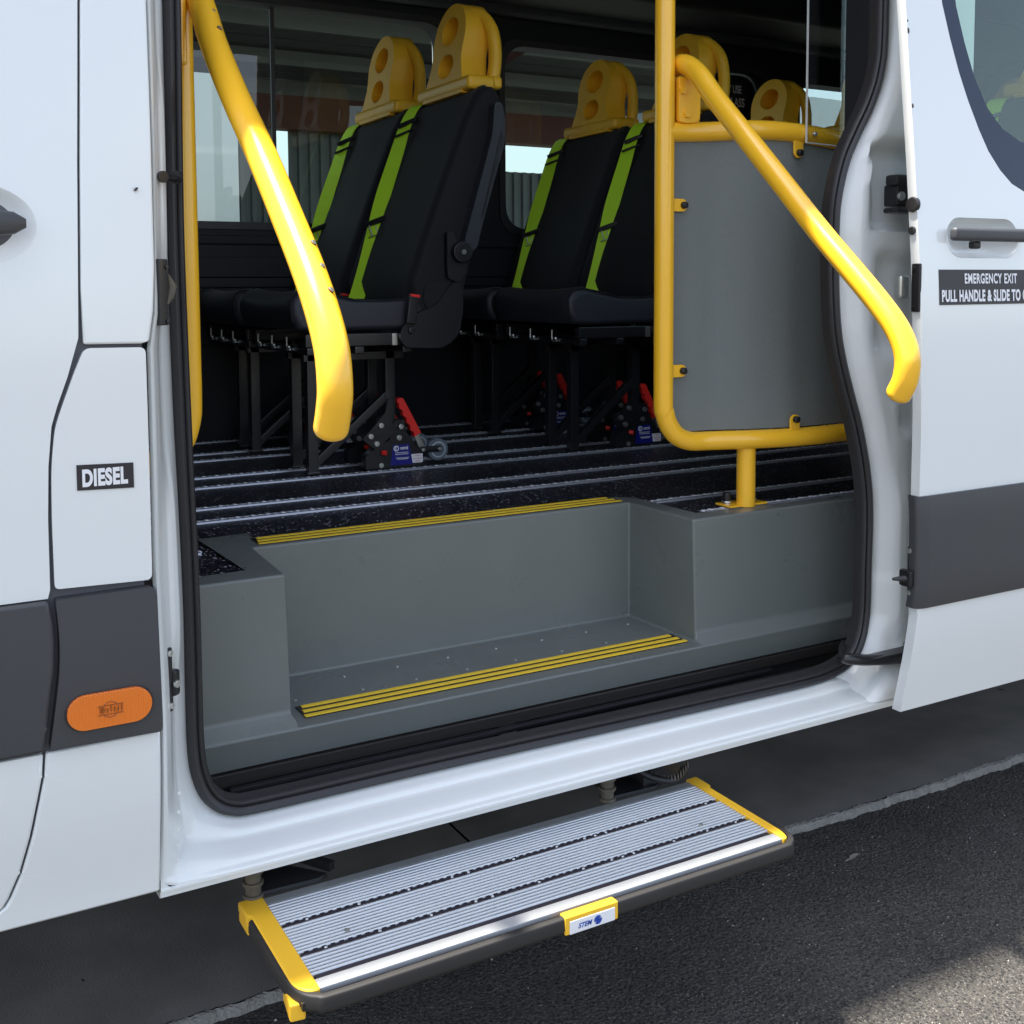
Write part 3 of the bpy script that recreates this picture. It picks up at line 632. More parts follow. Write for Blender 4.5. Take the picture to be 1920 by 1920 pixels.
# side wall behind the open sliding door
sw = part(plate('rear_side_wall', [(1.70, .38), (4.25, .38), (4.25, 2.5), (1.70, 2.5)], [roundpoly([(1.72, 1.31), (3.0, 1.31), (3.0, 2.1), (1.72, 2.1)], .09, 6)], .088, .05, PAINTJ, bev=.004))
inparent(plate('window_pane', roundpoly([(1.72, 1.31), (3.0, 1.31), (3.0, 2.1), (1.72, 2.1)], .09, 6), [], .10, 0, CLEAR), sw)
part(box('rear_side_lining', 1.70, 4.2, .175, .185, .70, 1.30, LIN))
part(box('pillar_lining', 1.655, 1.75, .12, .19, 1.30, 2.2, LIN, bev=.01))
part(box('cab_side_lining', -.7, .29, .10, .13, .70, 2.3, LIN))

# ---- grab rails
def grab(name, pts, holes1, holes2, brk):
    o = part(tube(name, pts, .0193, YEL, smooth_n=7, segs=36, dome=True)); return o
RL = [(.405, .30, 1.640), (.412, .262, 1.600), (.42, .215, 1.553), (.42, .153, 1.487), (.42, .053, 1.400), (.42, -.06, 1.312), (.42, -.155, 1.231), (.42, -.225, 1.169), (.42, -.268, 1.124), (.42, -.297, 1.082), (.42, -.305, 1.042), (.42, -.300, 1.018), (.42, -.291, .997)]
RR = [(1.338, .350, 1.556), (1.350, .322, 1.566), (1.35, .288, 1.562), (1.35, .250, 1.537), (1.35, .205, 1.490), (1.35, .117, 1.407), (1.35, .021, 1.316), (1.35, -.068, 1.231), (1.35, -.139, 1.168), (1.35, -.195, 1.117), (1.35, -.232, 1.077), (1.35, -.250, 1.040), (1.35, -.248, 1.006), (1.35, -.236, .982)]
gl_ = grab('grab_rail', RL, None, None, None); gr_ = grab('grab_rail', RR, None, None, None)
gl_['label'] = 'yellow grab rail reaching out at the front edge of the doorway'; gr_['label'] = 'yellow grab rail reaching out at the rear edge of the doorway'
def railscrews(par, P0, P1, side, fr_):
    P0 = Vector(P0); P1 = Vector(P1); d = (P1 - P0).normalized()
    nrm = Vector(side); nrm = (nrm - d * nrm.dot(d)).normalized()
    for t in fr_:
        p = P0 + (P1 - P0) * t; inparent(cyl('screw', p + nrm * .0180, nrm, .0030, .0036, ZINC, bev=.0006), par)
        inparent(cyl('screw_washer', p + nrm * .0178, nrm, .0040, .0028, mat_hole, bev=.0004), par)
mat_hole = mat('screw_recess', (.18, .08, .02), .6)
railscrews(gl_, (.42, .222, 1.553), (.42, .160, 1.494), (.45, -.75, .7), (0, .5, 1)); railscrews(gl_, (.42, -.206, 1.186), (.42, -.260, 1.133), (.50, -.85, .5), (0, .5, 1))
railscrews(gr_, (1.35, .213, 1.496), (1.35, .130, 1.420), (.95, .1, .55), (0, .45, .9)); railscrews(gr_, (1.35, -.118, 1.187), (1.35, -.190, 1.121), (.95, .1, .55), (0, .5, 1))

# ---- rear stanchion with modesty panel
def ymp(x):
    P = [(1.31, .306), (1.36, .306), (1.42, .298), (1.50, .270), (1.58, .250), (1.66, .247), (1.80, .258)]
    for (a, p), (c, q) in zip(P, P[1:]):
        if x <= c: 
            t = (x - a) / (c - a); return p + (q - p) * max(0, t)
    return .258
st_ = part(tube('stanchion', [(1.3125, .306, 2.18), (1.3125, .306, 1.6), (1.3125, .306, 1.2), (1.3125, .306, .93), (1.315, .306, .905), (1.325, .306, .878), (1.345, .305, .855), (1.375, .303, .843), (1.41, ymp(1.41), .841)] + [(x, ymp(x), .841) for x in (1.46, 1.5, 1.55, 1.6, 1.66, 1.72, 1.78)], .0190, YEL, smooth_n=4, segs=28))
st_['label'] = 'yellow tubular post and frame round the grey modesty panel'
inparent(tube('cross_bar', [(1.3125, .306, 1.437), (1.36, .306, 1.4395)] + [(x, ymp(x), zq) for x, zq in ((1.41, 1.4425), (1.46, 1.446), (1.5, 1.448), (1.55, 1.4475), (1.6, 1.445), (1.66, 1.4405), (1.72, 1.436), (1.79, 1.432))], .0190, YEL, smooth_n=4, segs=28), st_)
inparent(cyl('foot_post', (1.503, .285, .705), (0, 0, 1), .0190, .125, YEL, segs=28), st_)
inparent(box('foot_plate', 1.455, 1.552, .274, .322, .7055, .7100, YEL, bev=.002), st_)
inparent(box('wall_bracket', 1.772, 1.782, .236, .285, .815, .87, YEL, bev=.002), st_)
for x, y in ((1.472, .306), (1.536, .306)):
    inparent(cyl('washer', (x, y, .711), (0, 0, 1), .0105, .004, ZINC, bev=.001), st_); inparent(tube('dome_nut', [(x, y, .715), (x, y, .728)], .0085, BLK, dome=True, segs=16), st_)
# curved panel
vs = []; fs = []; xs = [1.334 + (1.775 - 1.334) * i / 30 for i in range(31)]
for x in xs:
    zb = .862 + (.034 * (1 - min(1, (x - 1.334) / .034)) ** 2 if x < 1.368 else 0); zt = 1.424 + (.010 if x > 1.4 else .010 * (x - 1.334) / .066)
    for y_ in (-.004, .002): vs += [(x, ymp(x) + y_ + .004, zb), (x, ymp(x) + y_ + .004, zt)]
for i in range(30):
    a = i * 4; c = a + 4; fs += [(a, a + 1, c + 1, c), (a + 2, c + 2, c + 3, a + 3), (a + 1, a + 3, c + 3, c + 1), (a, c, c + 2, a + 2)]
fs += [(0, 2, 3, 1), (120, 121, 123, 122)]
inparent(mesh('modesty_panel', vs, fs, PANEL, angle=40), st_)
for x, z, dr in ((1.330, 1.300, 'r'), (1.330, .982, 'r'), (1.592, .860, 'u'), (1.592, 1.424, 'd')):
    y0 = ymp(x) - .008
    if dr == 'r': outl = [(x - .006, z - .012), (x + .020, z - .012)] + [(x + .020 + .012 * math.sin(math.radians(a)), z - .012 * math.cos(math.radians(a))) for a in range(15, 180, 15)] + [(x + .020, z + .012), (x - .006, z + .012)]; c = (x + .022, z)
    else:
        s_ = 1 if dr == 'u' else -1; c = (x, z + s_ * .018)
        outl = [(x - s_ * .012, z - s_ * .006)] + [(x + .012 * -s_ * math.cos(math.radians(a)), z + s_ * (.016 + .012 * math.sin(math.radians(a)))) for a in range(0, 181, 15)] + [(x + s_ * .012, z - s_ * .006)]
    inparent(plate('panel_tab', outl, [], y0, .004, YEL, bev=.001), st_)
    inparent(tube('tab_bolt', [(c[0], y0, c[1]), (c[0], y0 - .006, c[1])], .0068, BLK, dome=True, segs=16), st_)
# clear screen above the cross bar
vs = []; fs = []; xs = [1.598 + (1.80 - 1.598) * i / 10 for i in range(11)]
for x in xs:
    for y_ in (-.024, -.020): vs += [(x, ymp(x) + y_, 1.425 - .006 * (x - 1.6) / .2), (x, ymp(x) + y_, 2.12)]
for i in range(10):
    a = i * 4; c = a + 4; fs += [(a, a + 1, c + 1, c), (a + 2, c + 2, c + 3, a + 3), (a + 1, a + 3, c + 3, c + 1), (a, c, c + 2, a + 2)]
fs += [(0, 2, 3, 1), (40, 41, 43, 42)]
scr = inparent(mesh('clear_screen', vs, fs, CLEAR, smooth=False), st_)
inparent(box('screen_edge', 1.5965, 1.5985, ymp(1.6) - .024, ymp(1.6) - .020, 1.424, 2.12, mat('acrylic_edge', (.62, .64, .62), .3)), st_)
b = bmesh.new(); bm_tube(b, [(x, ymp(x) - .022, 1.4245 - .006 * (x - 1.6) / .2) for x in xs], .0013, 6); inparent(from_bm('screen_lower_edge', b, bpy.data.materials['acrylic_edge']), st_)
for x in (1.617, 1.765): inparent(tube('dome_screw', [(x, ymp(x) - .022, 1.442 if x < 1.7 else 1.434), (x, ymp(x) - .026, 1.442 if x < 1.7 else 1.434)], .0045, ZINC, dome=True, segs=14), st_)
# hinge bracket of the rear grab rail
hb = inparent(plate('rail_hinge', roundpoly([(1.335, 1.54), (1.385, 1.54), (1.385, 1.455), (1.335, 1.455)], [0, 0, .024, .010]), [], .290, .010, YEL, bev=.002), gr_)
inparent(plate('rail_hinge_back', roundpoly([(1.328, 1.545), (1.406, 1.545), (1.406, 1.447), (1.328, 1.440)], [0, 0, .03, 0]), [], .316, .006, YEL, bev=.001), gr_)
for x, z in ((1.341, 1.515), (1.352, 1.472)): inparent(cyl('hinge_bolt', (x, .290, z), (0, -1, 0), .008, .006, YEL, segs=6), gr_)
# ---- front stanchion
fs_ = part(tube('stanchion', [(.3985, .262, 2.18), (.3985, .262, 1.6), (.3985, .262, 1.1), (.3985, .262, .985), (.396, .262, .950), (.385, .262, .918), (.362, .262, .895), (.33, .262, .888), (.26, .262, .886)], .0200, YEL, smooth_n=5, segs=28))
fs_['label'] = 'yellow tubular post just inside the front edge of the doorway'
inparent(box('foot_plate', .34, .405, .40, .47, .706, .713, YEL, bev=.003), fs_)
inparent(box('rail_hinge', .376, .390, .205, .242, 1.475, 1.60, YEL, bev=.006, seg=3), gl_)
inparent(box('rail_hinge_back', .386, .400, .215, .262, 1.465, 1.62, YEL, bev=.006, seg=3), gl_)

# ---- retractable side step
ss = part(empty('side_step'), 'retractable aluminium side step with yellow end caps'); ss.location = (0, 0, 0)
ZS_ = .300
def plank(y0, y1, n_, x0=.4335, x1=1.1765, flat0=0):
    pr = [(y0, ZS_ - .006)]; w = (y1 - y0) / n_
    for i in range(n_):
        a = y0 + i * w; pr += [(a + .0004, ZS_ - .0034), (a + w * .22, ZS_ - .0006), (a + w * .36, ZS_), (a + w * .60, ZS_), (a + w * .74, ZS_ - .0006), (a + w * .96, ZS_ - .0034)]
    pr += [(y1, ZS_ - .006)]
    return inparent(extrude_x('tread_plank', pr, x0, x1, ALU, angle=50), ss)
plank(-.0235, .0335, 8); plank(-.0978, -.0315, 9); plank(-.1500, -.1055, 6)
inparent(box('tread_back_strip', .4335, 1.1765, .034, .051, ZS_ - .008, ZS_ - .001, ALU, bev=.001), ss)
inparent(box('tread_nose_strip', .4335, 1.1765, -.1815, -.161, ZS_ - .008, ZS_, mat('brushed_nose', (.46, .47, .48), .55, metal=.3, bump=(60, .1, .001), noise=(20, .08)), bev=.0015), ss)
GRV = mat('groove_black', (.020, .016, .026), .6)
for y0, y1 in ((-.0310, -.0240), (-.1050, -.0983), (-.161, -.1505)): inparent(box('grip_insert', .4375, 1.1725, y0, y1, ZS_ - .008, ZS_ - .0022, GRV), ss)
for yy in (-.0275, -.102):
    xs = [.470, .540, .611, .682, .695, .709, .78, .852, .924, .931, .945, 1.016, 1.087, 1.155] 
    for x in (.470, .545, .620, .688, .7145, .790, .865, .915, .935, .955, 1.03, 1.095, 1.152): inparent(cyl('rivet', (x, yy, ZS_ - .0024), (0, 0, 1), .0021, .0016, ALUB, segs=10, bev=.0006), ss)
b = bmesh.new()
for yy in (-.0237, -.0313, -.0980, -.1053):
    x = .442
    while x < 1.17: bm_box(b, x, x + .006, yy - .0007, yy + .0007, ZS_ - .006, ZS_ - .0012); x += .012
tag(inparent(from_bm('grip_teeth', b, GRV, smooth=False), ss), kind='stuff')
for x, y in ((.507, -.080), (1.098, -.082)): inparent(cyl('tread_bolt', (x, y, ZS_ - .002), (0, 0, 1), .0045, .0022, ZINC, segs=8, bev=.001), ss)
# rounded end caps
def cap(side):
    s_ = -1 if side == 'l' else 1; xe = .4335 if side == 'l' else 1.1765; w = .034 if side == 'l' else .022
    o_ = [(xe, .056), (xe + s_ * w, .056), (xe + s_ * w, .018)] + [(xe + s_ * (w - .006 + .0), .010)] + [(xe + s_ * (w - .006), -.150)]
    for k in range(1, 8): a = math.radians(90 * k / 7); o_.append((xe + s_ * (w - .006 - .022 * (1 - math.cos(a)) * (1 if side == 'l' else .5)), -.150 - .0335 * math.sin(a)))
    o_ += [(xe, -.1835)]
    b = bmesh.new(); top = [b.verts.new((x, y, ZS_ + .0015)) for x, y in o_]; bot = [b.verts.new((x, y, ZS_ - .012)) for x, y in o_]; n_ = len(o_)
    b.faces.new(top); b.faces.new(bot[::-1]); [b.faces.new((top[i], top[(i + 1) % n_], bot[(i + 1) % n_], bot[i])) for i in range(n_)]
    o = inparent(from_bm('end_cap', b, YELS, angle=30), ss); md = o.modifiers.new('bevel', 'BEVEL'); md.width = .002; md.segments = 2; md.limit_method = 'ANGLE'; md.angle_limit = math.radians(60)
    o2 = inparent(box('end_cap_block', min(xe + s_ * w, xe + s_ * (w - .012)), max(xe + s_ * w, xe + s_ * (w - .012)), .012, .054, ZS_ - .026, ZS_ - .010, YELS, bev=.003), ss)
cap('l'); cap('r')
inparent(box('end_skid', .400, .420, -.178, -.130, ZS_ - .036, ZS_ - .014, YELS, bev=.003, rot=Matrix.Rotation(math.radians(-8), 4, 'Z')), ss)
# rubber bumper wrapped round the tread
bp_ = [(.4065, .006), (.4065, -.05), (.4065, -.12), (.4085, -.150), (.4150, -.1745), (.4290, -.1895), (.450, -.1945), (.60, -.1945), (.9, -.1945), (1.15, -.1945), (1.1795, -.1905), (1.1935, -.178), (1.1985, -.158), (1.1985, -.12), (1.1985, -.03)]
bps = [(p.x, p.y) for p in catmull([(x, y, 0) for x, y in bp_], 4)]
vs = []; fs = []; K = 7; n_ = len(bps)
for i, p in enumerate(bps):
    a = Vector(bps[max(i - 1, 0)]); c = Vector(bps[min(i + 1, n_ - 1)]); t = (c - a).normalized(); nn = Vector((t.y, -t.x))   # outward
    for u, dz in ((-.003, -.001), (.004, -.0005), (.0065, -.003), (.007, -.017), (.005, -.022), (0, -.024), (-.003, -.024)): vs.append((p[0] + nn.x * u, p[1] + nn.y * u, ZS_ + dz))
for i in range(n_ - 1):
    for j in range(K): fs.append((i * K + j, i * K + (j + 1) % K, (i + 1) * K + (j + 1) % K, (i + 1) * K + j))
fs += [tuple(range(K)), tuple((n_ - 1) * K + j for j in range(K))]
inparent(mesh('rubber_bumper', vs, fs, mat('bumper_rubber', (.024, .022, .021), .62, bump=(300, .1, .001)), angle=50), ss)
inparent(box('tread_frame', .41, 1.195, -.185, .050, ZS_ - .022, ZS_ - .010, BLKM, bev=.002), ss)
bd_ = inparent(box('badge_holder', .771, .857, -.2030, -.1875, ZS_ - .0245, ZS_ + .0008, YELS, bev=.002), ss)
inparent(box('badge_plate', .7775, .8510, -.2040, -.2025, ZS_ - .0240, ZS_ - .0055, LWHT, bev=.001), ss)
BLU = mat('badge_blue', (.01, .06, .38), .4)
text('badge_lettering', 'STEM', .7905, ZS_ - .0183, .0070, BLU, ss, -.2046, wid=.0230, italic=.35, bold=.025)
b = bmesh.new(); c = (.8225, ZS_ - .0148)
for k, (a0, a1) in enumerate(((40, 210), (220, 390))):
    pts = [(c[0] + .0062 * math.cos(math.radians(a)), -.2046, c[1] + .0062 * math.sin(math.radians(a))) for a in range(a0, a1, 10)]
    mid = [(c[0] + .001 * math.cos(math.radians(a1 + 40)), -.2046, c[1] + .001 * math.sin(math.radians(a1 + 40)))]
    b.faces.new([b.verts.new(p) for p in pts + mid])
inparent(from_bm('badge_emblem', b, BLU, smooth=False), ss)
# swing arms under the floor
for x0, sgn in ((.415, 1), (1.010, 1)):
    inparent(cyl('pivot_post', (x0 + .008, .062, .296), (0, 0, 1), .011, .060, RUST, segs=14), ss)
    for z in (.300, .318, .335): inparent(cyl('pivot_collar', (x0 + .008, .062, z), (0, 0, 1), .0145, .005, RUST, segs=14, bev=.001), ss)
    b = bmesh.new(); pts = [(x0 + .018, .135), (x0 + .045, .145), (x0 + .115, .060), (x0 + .100, .053), (x0 + .018, .056)]
    top = [b.verts.new((x, y, .306)) for x, y in pts]; bot = [b.verts.new((x, y, .300)) for x, y in pts]; b.faces.new(top); b.faces.new(bot[::-1]); [b.faces.new((top[i], top[(i + 1) % 5], bot[(i + 1) % 5], bot[i])) for i in range(5)]
    inparent(from_bm('swing_arm', b, BLKM, angle=30), ss)
    inparent(box('swing_bar', x0 + .088, x0 + .100, .055, .17, .306, .318, BLKM, rot=Matrix.Rotation(math.radians(32), 4, 'Z')), ss)
inparent(box('motor_box', 1.09, 1.17, .06, .16, .300, .350, BLKM, bev=.004), ss)
inparent(tube('sprung_hose', [(1.075, .075, .34), (1.10, .045, .325), (1.13, .03, .32), (1.16, .04, .33)], .006, BLK, smooth_n=4, segs=10), ss)
b = bmesh.new()
for i in range(16):
    t = i / 15; p = Vector((1.078 + .08 * t, .073 - .044 * math.sin(math.pi * t * .6), .34 - .02 * math.sin(math.pi * t))); bm_tube(b, [p, p + Vector((.002, -.001, 0))], .0078, 8)
inparent(from_bm('hose_coil', b, RUST), ss)

# a fly on the pillar
fly = bmesh.new(); yq = yb(1.267) - .003
bm_tube(fly, [(.2755, yq, 1.2655), (.2765, yq - .001, 1.267), (.278, yq - .001, 1.2685), (.2790, yq, 1.2695)], [.0006, .0015, .0014, .0006], 8)
for k in range(6):
    a = math.radians(30 + 60 * k); bm_tube(fly, [(.277, yq, 1.267), (.277 + .0035 * math.cos(a), yq + .001, 1.267 + .0035 * math.sin(a))], .00022, 4)
tag(from_bm('fly', fly, BLK), 'tiny dark fly sitting on the white pillar left of the doorway', 'fly')

# ============================================================ SEATS
SEAT_GROUP = 'tall passenger seats on quick release legs'
def seat_proto(y0=.99):
    wd = .42; y1 = y0 + wd; ym = y0 + wd / 2
    root = empty('passenger_seat', (1.0, ym, .70))
    def sp(o, par=None):
        if par: o.parent = par; return o
        o.parent = root; o.matrix_parent_inverse = Matrix.Translation(root.location).inverted(); return o
    def loft(name, secs, m, par=None, angle=60):
        vs = []; fs = []; k = len(secs[0])
        for s_ in secs: vs += s_
        for i in range(len(secs) - 1):
            for j in range(k): fs.append((i * k + j, i * k + (j + 1) % k, (i + 1) * k + (j + 1) % k, (i + 1) * k + j))
        fs += [tuple(range(k)), tuple((len(secs) - 1) * k + j for j in range(k))]
        return sp(mesh(name, vs, fs, m, angle=angle), par)
    # cushion: side profile repeated across the width, softened at both ends
    prof = [(.815, 1.050), (.800, 1.085), (.800, 1.115), (.815, 1.138), (.845, 1.146), (.89, 1.134), (.95, 1.120), (1.03, 1.118), (1.10, 1.122), (1.16, 1.12), (1.17, 1.06), (1.12, 1.046), (.98, 1.046), (.87, 1.044)]
    secs = []; c = (.98, 1.085)
    for t in (0, .012, .035, .10, .30, .5, .7, .9, .965, .988, 1):
        e = min(t, 1 - t); k = 1 - .10 * max(0, 1 - e / .035) ** 2; kz = 1 - .35 * max(0, 1 - e / .035) ** 2; dip = -.010 * math.sin(math.pi * t)
        secs.append([(c[0] + (x - c[0]) * k, y0 + .003 + (wd - .006) * t, c[1] + (z - c[1]) * kz + (dip if z > 1.1 else 0)) for x, z in prof])
    cu = loft('seat_cushion', secs, VIN); tube_ = lambda nm, p, r, mm, par=None, sm=5, sg=12: sp(tube(nm, p, r, mm, smooth_n=sm, segs=sg), par)
    tube_('piping', [(.805, y0 + .009, 1.07), (.802, y0 + .009, 1.12), (.83, y0 + .009, 1.139), (.90, y0 + .008, 1.130), (.97, y0 + .008, 1.115), (1.08, y0 + .008, 1.117)], .0022, FAB, cu)
    # backrest
    prof = [(1.108, 1.095), (1.098, 1.16), (1.130, 1.25), (1.172, 1.36), (1.215, 1.47), (1.252, 1.56), (1.274, 1.612), (1.292, 1.628), (1.318, 1.628), (1.336, 1.606), (1.338, 1.55), (1.318, 1.45), (1.288, 1.34), (1.258, 1.23), (1.232, 1.13), (1.214, 1.06), (1.18, 1.035), (1.14, 1.05)]
    secs = []
    for t in (0, .010, .03, .07, .16, .35, .5, .65, .84, .93, .97, .99, 1):
        e = min(t, 1 - t); inn = .012 * max(0, 1 - e / .035) ** 2; bol = .010 * math.sin(math.pi * min(1, e / .16)) if e < .16 else 0; s_ = []
        for i, (x, z) in enumerate(prof):
            cx_, cz_ = (1.19 + (z - 1.1) * .22, z); zz_ = z - inn * (1 if z > 1.6 else 0) * 1.2
            xx = x + (inn if x < cx_ else -inn) - (bol if i < 6 else 0) + (.010 * math.sin(math.pi * t) if 1 <= i < 6 else 0)
            s_.append((xx, y0 + wd * t, zz_))
        secs.append(s_)
    bkr = loft('backrest', secs, FAB)
    loft('seam_roll', [[(1.30 + .006 * math.cos(a), y0 + .02 + .38 * t, 1.630 + .003 * math.sin(a)) for a in [k * math.pi / 3 for k in range(6)]] for t in (0, .5, 1)], VIN, bkr)
    # moulded side shell at the hinge
    sp(plate('side_shell', roundpoly([(1.055, 1.045), (1.065, 1.005), (1.17, 1.000), (1.212, 1.03), (1.225, 1.10), (1.215, 1.17), (1.19, 1.15), (1.15, 1.10), (1.10, 1.085)], .02), [], y0 - .010, .014, BLK, bev=.004))
    sp(plate('hip_panel', roundpoly([(1.125, 1.155), (1.20, 1.165), (1.212, 1.09), (1.16, 1.085), (1.12, 1.10)], .02), [], y0 - .004, .01, FAB, bev=.004))
    # headrest: hollow yellow shell
    hx, hy = 1.268, y0 + .195; out = []
    def hrp(n_=28):
        o = []
        for (yy, zz_) in ((-.108, 1.628), (.108, 1.628)): o.append((yy, zz_))
        return o
    ol = [(-.112, 1.622), (-.104, 1.66), (-.084, 1.72), (-.090, 1.775), (-.080, 1.815), (-.056, 1.842), (-.028, 1.857), (0, 1.861), (.028, 1.857), (.056, 1.842), (.080, 1.815), (.090, 1.775), (.084, 1.72), (.104, 1.66), (.112, 1.622)]
    ol = [(p.x, p.y) for p in catmull([(a, b_, 0) for a, b_ in ol], 3)]
    def hole(cz_, ry, rz): return [(ry * math.cos(a), cz_ + rz * math.sin(a)) for a in [2 * math.pi * k / 22 for k in range(22)]]
    h1, h2 = hole(1.792, .046, .036), hole(1.703, .043, .031)
    def yz_plate(name, outer, holes, x0, th, m, bev, par=None):
        o = plate(name, outer, holes, 0, th, m, bev=bev, seg=3)
        for v_ in o.data.vertices:
            Y, Z, T = v_.co.x, v_.co.z, v_.co.y; v_.co = Vector((x0 + T + (Z - 1.62) * .16, hy + Y, Z))
        bb_ = bmesh.new(); bb_.from_mesh(o.data); bmesh.ops.recalc_face_normals(bb_, faces=bb_.faces); bb_.to_mesh(o.data); bb_.free()
        return sp(o, par)
    hd = yz_plate('headrest', ol, [h1, h2], hx, .066, YELP, .007)
    yz_plate('headrest_back', [(a * .93, 1.62 + (b_ - 1.62) * .96) for a, b_ in ol], [hole(1.697, .022, .014)], hx + .058, .016, YELP, .004, hd)
    fl_ = sp(box('headrest_base', hx + .000, hx + .078, hy - .152, hy + .150, 1.626, 1.662, YELP, bev=.012, seg=3), hd)
    for s_ in (-1, 1):
        yy = hy + s_ * .108
        sp(tube('hand_grip', [(hx + .070, hy + s_ * .045, 1.834), (hx + .084, hy + s_ * .072, 1.820), (hx + .092, yy - s_ * .006, 1.785), (hx + .096, yy + s_ * .004, 1.74), (hx + .092, yy + s_ * .010, 1.69), (hx + .082, yy + s_ * .012, 1.645)], .0165, YELP, smooth_n=4, segs=14), hd)
        sp(box('grip_socket', hx + .050, hx + .102, yy + (-.010 if s_ > 0 else -.036), yy + (.036 if s_ > 0 else .010), 1.632, 1.664, YELP, bev=.010, seg=3), hd)
    # diagonal lime belt
    C_ = [(1.300, 1.345, 1.634), (1.268, 1.345, 1.622), (1.240, 1.345, 1.575), (1.214, 1.345, 1.50), (1.175, 1.345, 1.39), (1.148, 1.340, 1.30), (1.118, 1.335, 1.20), (1.095, 1.33, 1.135), (1.085, 1.325, 1.115)]
    C_ = catmull([(a, b_ - .99 + y0, c_) for a, b_, c_ in C_], 4); vs = []; fs = []
    for i, p in enumerate(C_):
        t = i / (len(C_) - 1); k = .35 + .65 * sst(t, .15, .6); wx, wy = .0225 * math.sin(math.radians(45 * k)), -.0225 * math.cos(math.radians(45 * k))
        n_ = Vector((wy, -wx, 0)).normalized() * .0012
        vs += [(p.x - wx + n_.x, p.y - wy + n_.y, p.z), (p.x + wx + n_.x, p.y + wy + n_.y, p.z), (p.x + wx - n_.x, p.y + wy - n_.y, p.z), (p.x - wx - n_.x, p.y - wy - n_.y, p.z)]
    for i in range(len(C_) - 1):
        for j in range(4): fs.append((i * 4 + j, i * 4 + (j + 1) % 4, (i + 1) * 4 + (j + 1) % 4, (i + 1) * 4 + j))
    fs += [(0, 1, 2, 3), tuple(len(vs) - 4 + j for j in range(4))]
    bl = sp(mesh('seat_belt', vs, fs, BELT, smooth=False))
    R0 = Matrix.Rotation(math.radians(-48), 4, 'Z')
    def clip(nm, x, z, w, h, d, mm): return sp(box(nm, x - w / 2, x + w / 2, y0 + .345 - d / 2, y0 + .345 + d / 2, z - h / 2, z + h / 2, mm, bev=min(h, d) * .3, rot=R0 @ Matrix.Rotation(math.radians(-18), 4, 'Y')), bl)
    clip('belt_guide', 1.241, 1.578, .058, .012, .012, BLK); clip('belt_guide', 1.231, 1.551, .056, .006, .010, BLK); clip('belt_buckle_bar', 1.149, 1.318, .062, .014, .012, BLK)
    x_, z_ = 1.143, 1.293
    for dx, w, h in ((-.011, .003, .030), (.009, .003, .030)): clip('belt_tongue', x_ + dx * .9, z_, w, h, .007, ZINC)
    clip('belt_tongue', x_ - .006, z_ - .015, .022, .003, .007, ZINC)
    # buckle on its stalk beside the cushion
    bc_ = sp(box('belt_buckle', 1.072, 1.098, y0 - .026, y0 - .010, 1.060, 1.124, BLK, bev=.003, rot=Matrix.Rotation(math.radians(8), 4, 'Y')))
    sp(box('buckle_button', 1.080, 1.104, y0 - .025, y0 - .011, 1.122, 1.129, RED, bev=.002, rot=Matrix.Rotation(math.radians(8), 4, 'Y')), bc_)
    sp(cyl('buckle_bolt', (1.085, y0 - .008, 1.045), (0, -1, 0), .0085, .010, BLKM, bev=.003), bc_)
    # frame
    fr = sp(box('seat_frame', .835, 1.205, y0 + .010, y0 + .030, 1.010, 1.040, BLKM, bev=.003))
    sp(box('frame_rail', .835, 1.205, y1 - .03, y1 - .010, 1.010, 1.040, BLKM, bev=.003), fr)
    sp(box('frame_bracket', 1.045, 1.058, y0 + .006, y0 + .012, 1.010, 1.038, ZINC, bev=.001), fr)
    for x in (.850, .965, 1.085): sp(box('cross_rail', x - .012, x + .012, y0 + .01, y1 - .01, .992, 1.010, BLKM, bev=.003), fr)
    for yy in (y0 + .13, y0 + .245, y0 + .36): 
        sp(tube('hook_bracket', [(.834, yy - .012, 1.002), (.834, yy + .006, 1.000), (.834, yy + .012, 1.008), (.834, yy + .012, 1.03)], .003, ZINC, smooth_n=3, segs=8), fr); sp(cyl('hook_bolt', (.832, yy - .010, 1.006), (0, 0, 1), .006, .005, ZINC, bev=.002), fr)
    # two quick release leg frames
    for yy in (y0 + .112, y0 + .226):
        lg = sp(box('leg_frame', .868, .893, yy - .0125, yy + .0125, .706, .992, BLKM, bev=.002))
        sp(box('leg_top', .86, 1.115, yy - .0125, yy + .0125, .972, .992, BLKM, bev=.002), lg)
        sp(box('rear_post', 1.066, 1.091, yy - .0125, yy + .0125, .82, .992, BLKM, bev=.002), lg)
        L = math.hypot(.20, .155)
        sp(box('diagonal_brace', .978 - L / 2, .978 + L / 2, yy - .010, yy + .010, .795, .815, BLKM, bev=.002, rot=Matrix.Rotation(-math.atan2(.160, .19), 4, 'Y')), lg)
        sp(box('floor_foot', .864, .897, yy - .015, yy + .015, .704, .712, BLKM, bev=.002), lg)
    for yy in (y0 + .112, y0 + .226):
        lk = sp(plate('floor_lock', roundpoly([(1.010, .706), (1.160, .706), (1.160, .735), (1.118, .79), (1.112, .822), (1.086, .822), (1.072, .772), (1.055, .768), (1.025, .795), (1.008, .785), (1.035, .755), (1.010, .738)], .003), [], yy - .016, .032, BLKM, bev=.002))
        sp(plate('lock_plate', roundpoly([(1.000, .782), (1.020, .800), (1.060, .842), (1.068, .875), (1.080, .875), (1.080, .79), (1.050, .765), (1.035, .752)], .003), [], yy - .021, .005, BLKM, bev=.001), lk)
        for x, z in ((1.021, .787), (1.036, .768), (1.048, .812), (1.100, .806)): sp(cyl('hex_bolt', (x, yy - .021, z), (0, -1, 0), .0072, .006, ZINC, segs=6, bev=.001), lk)
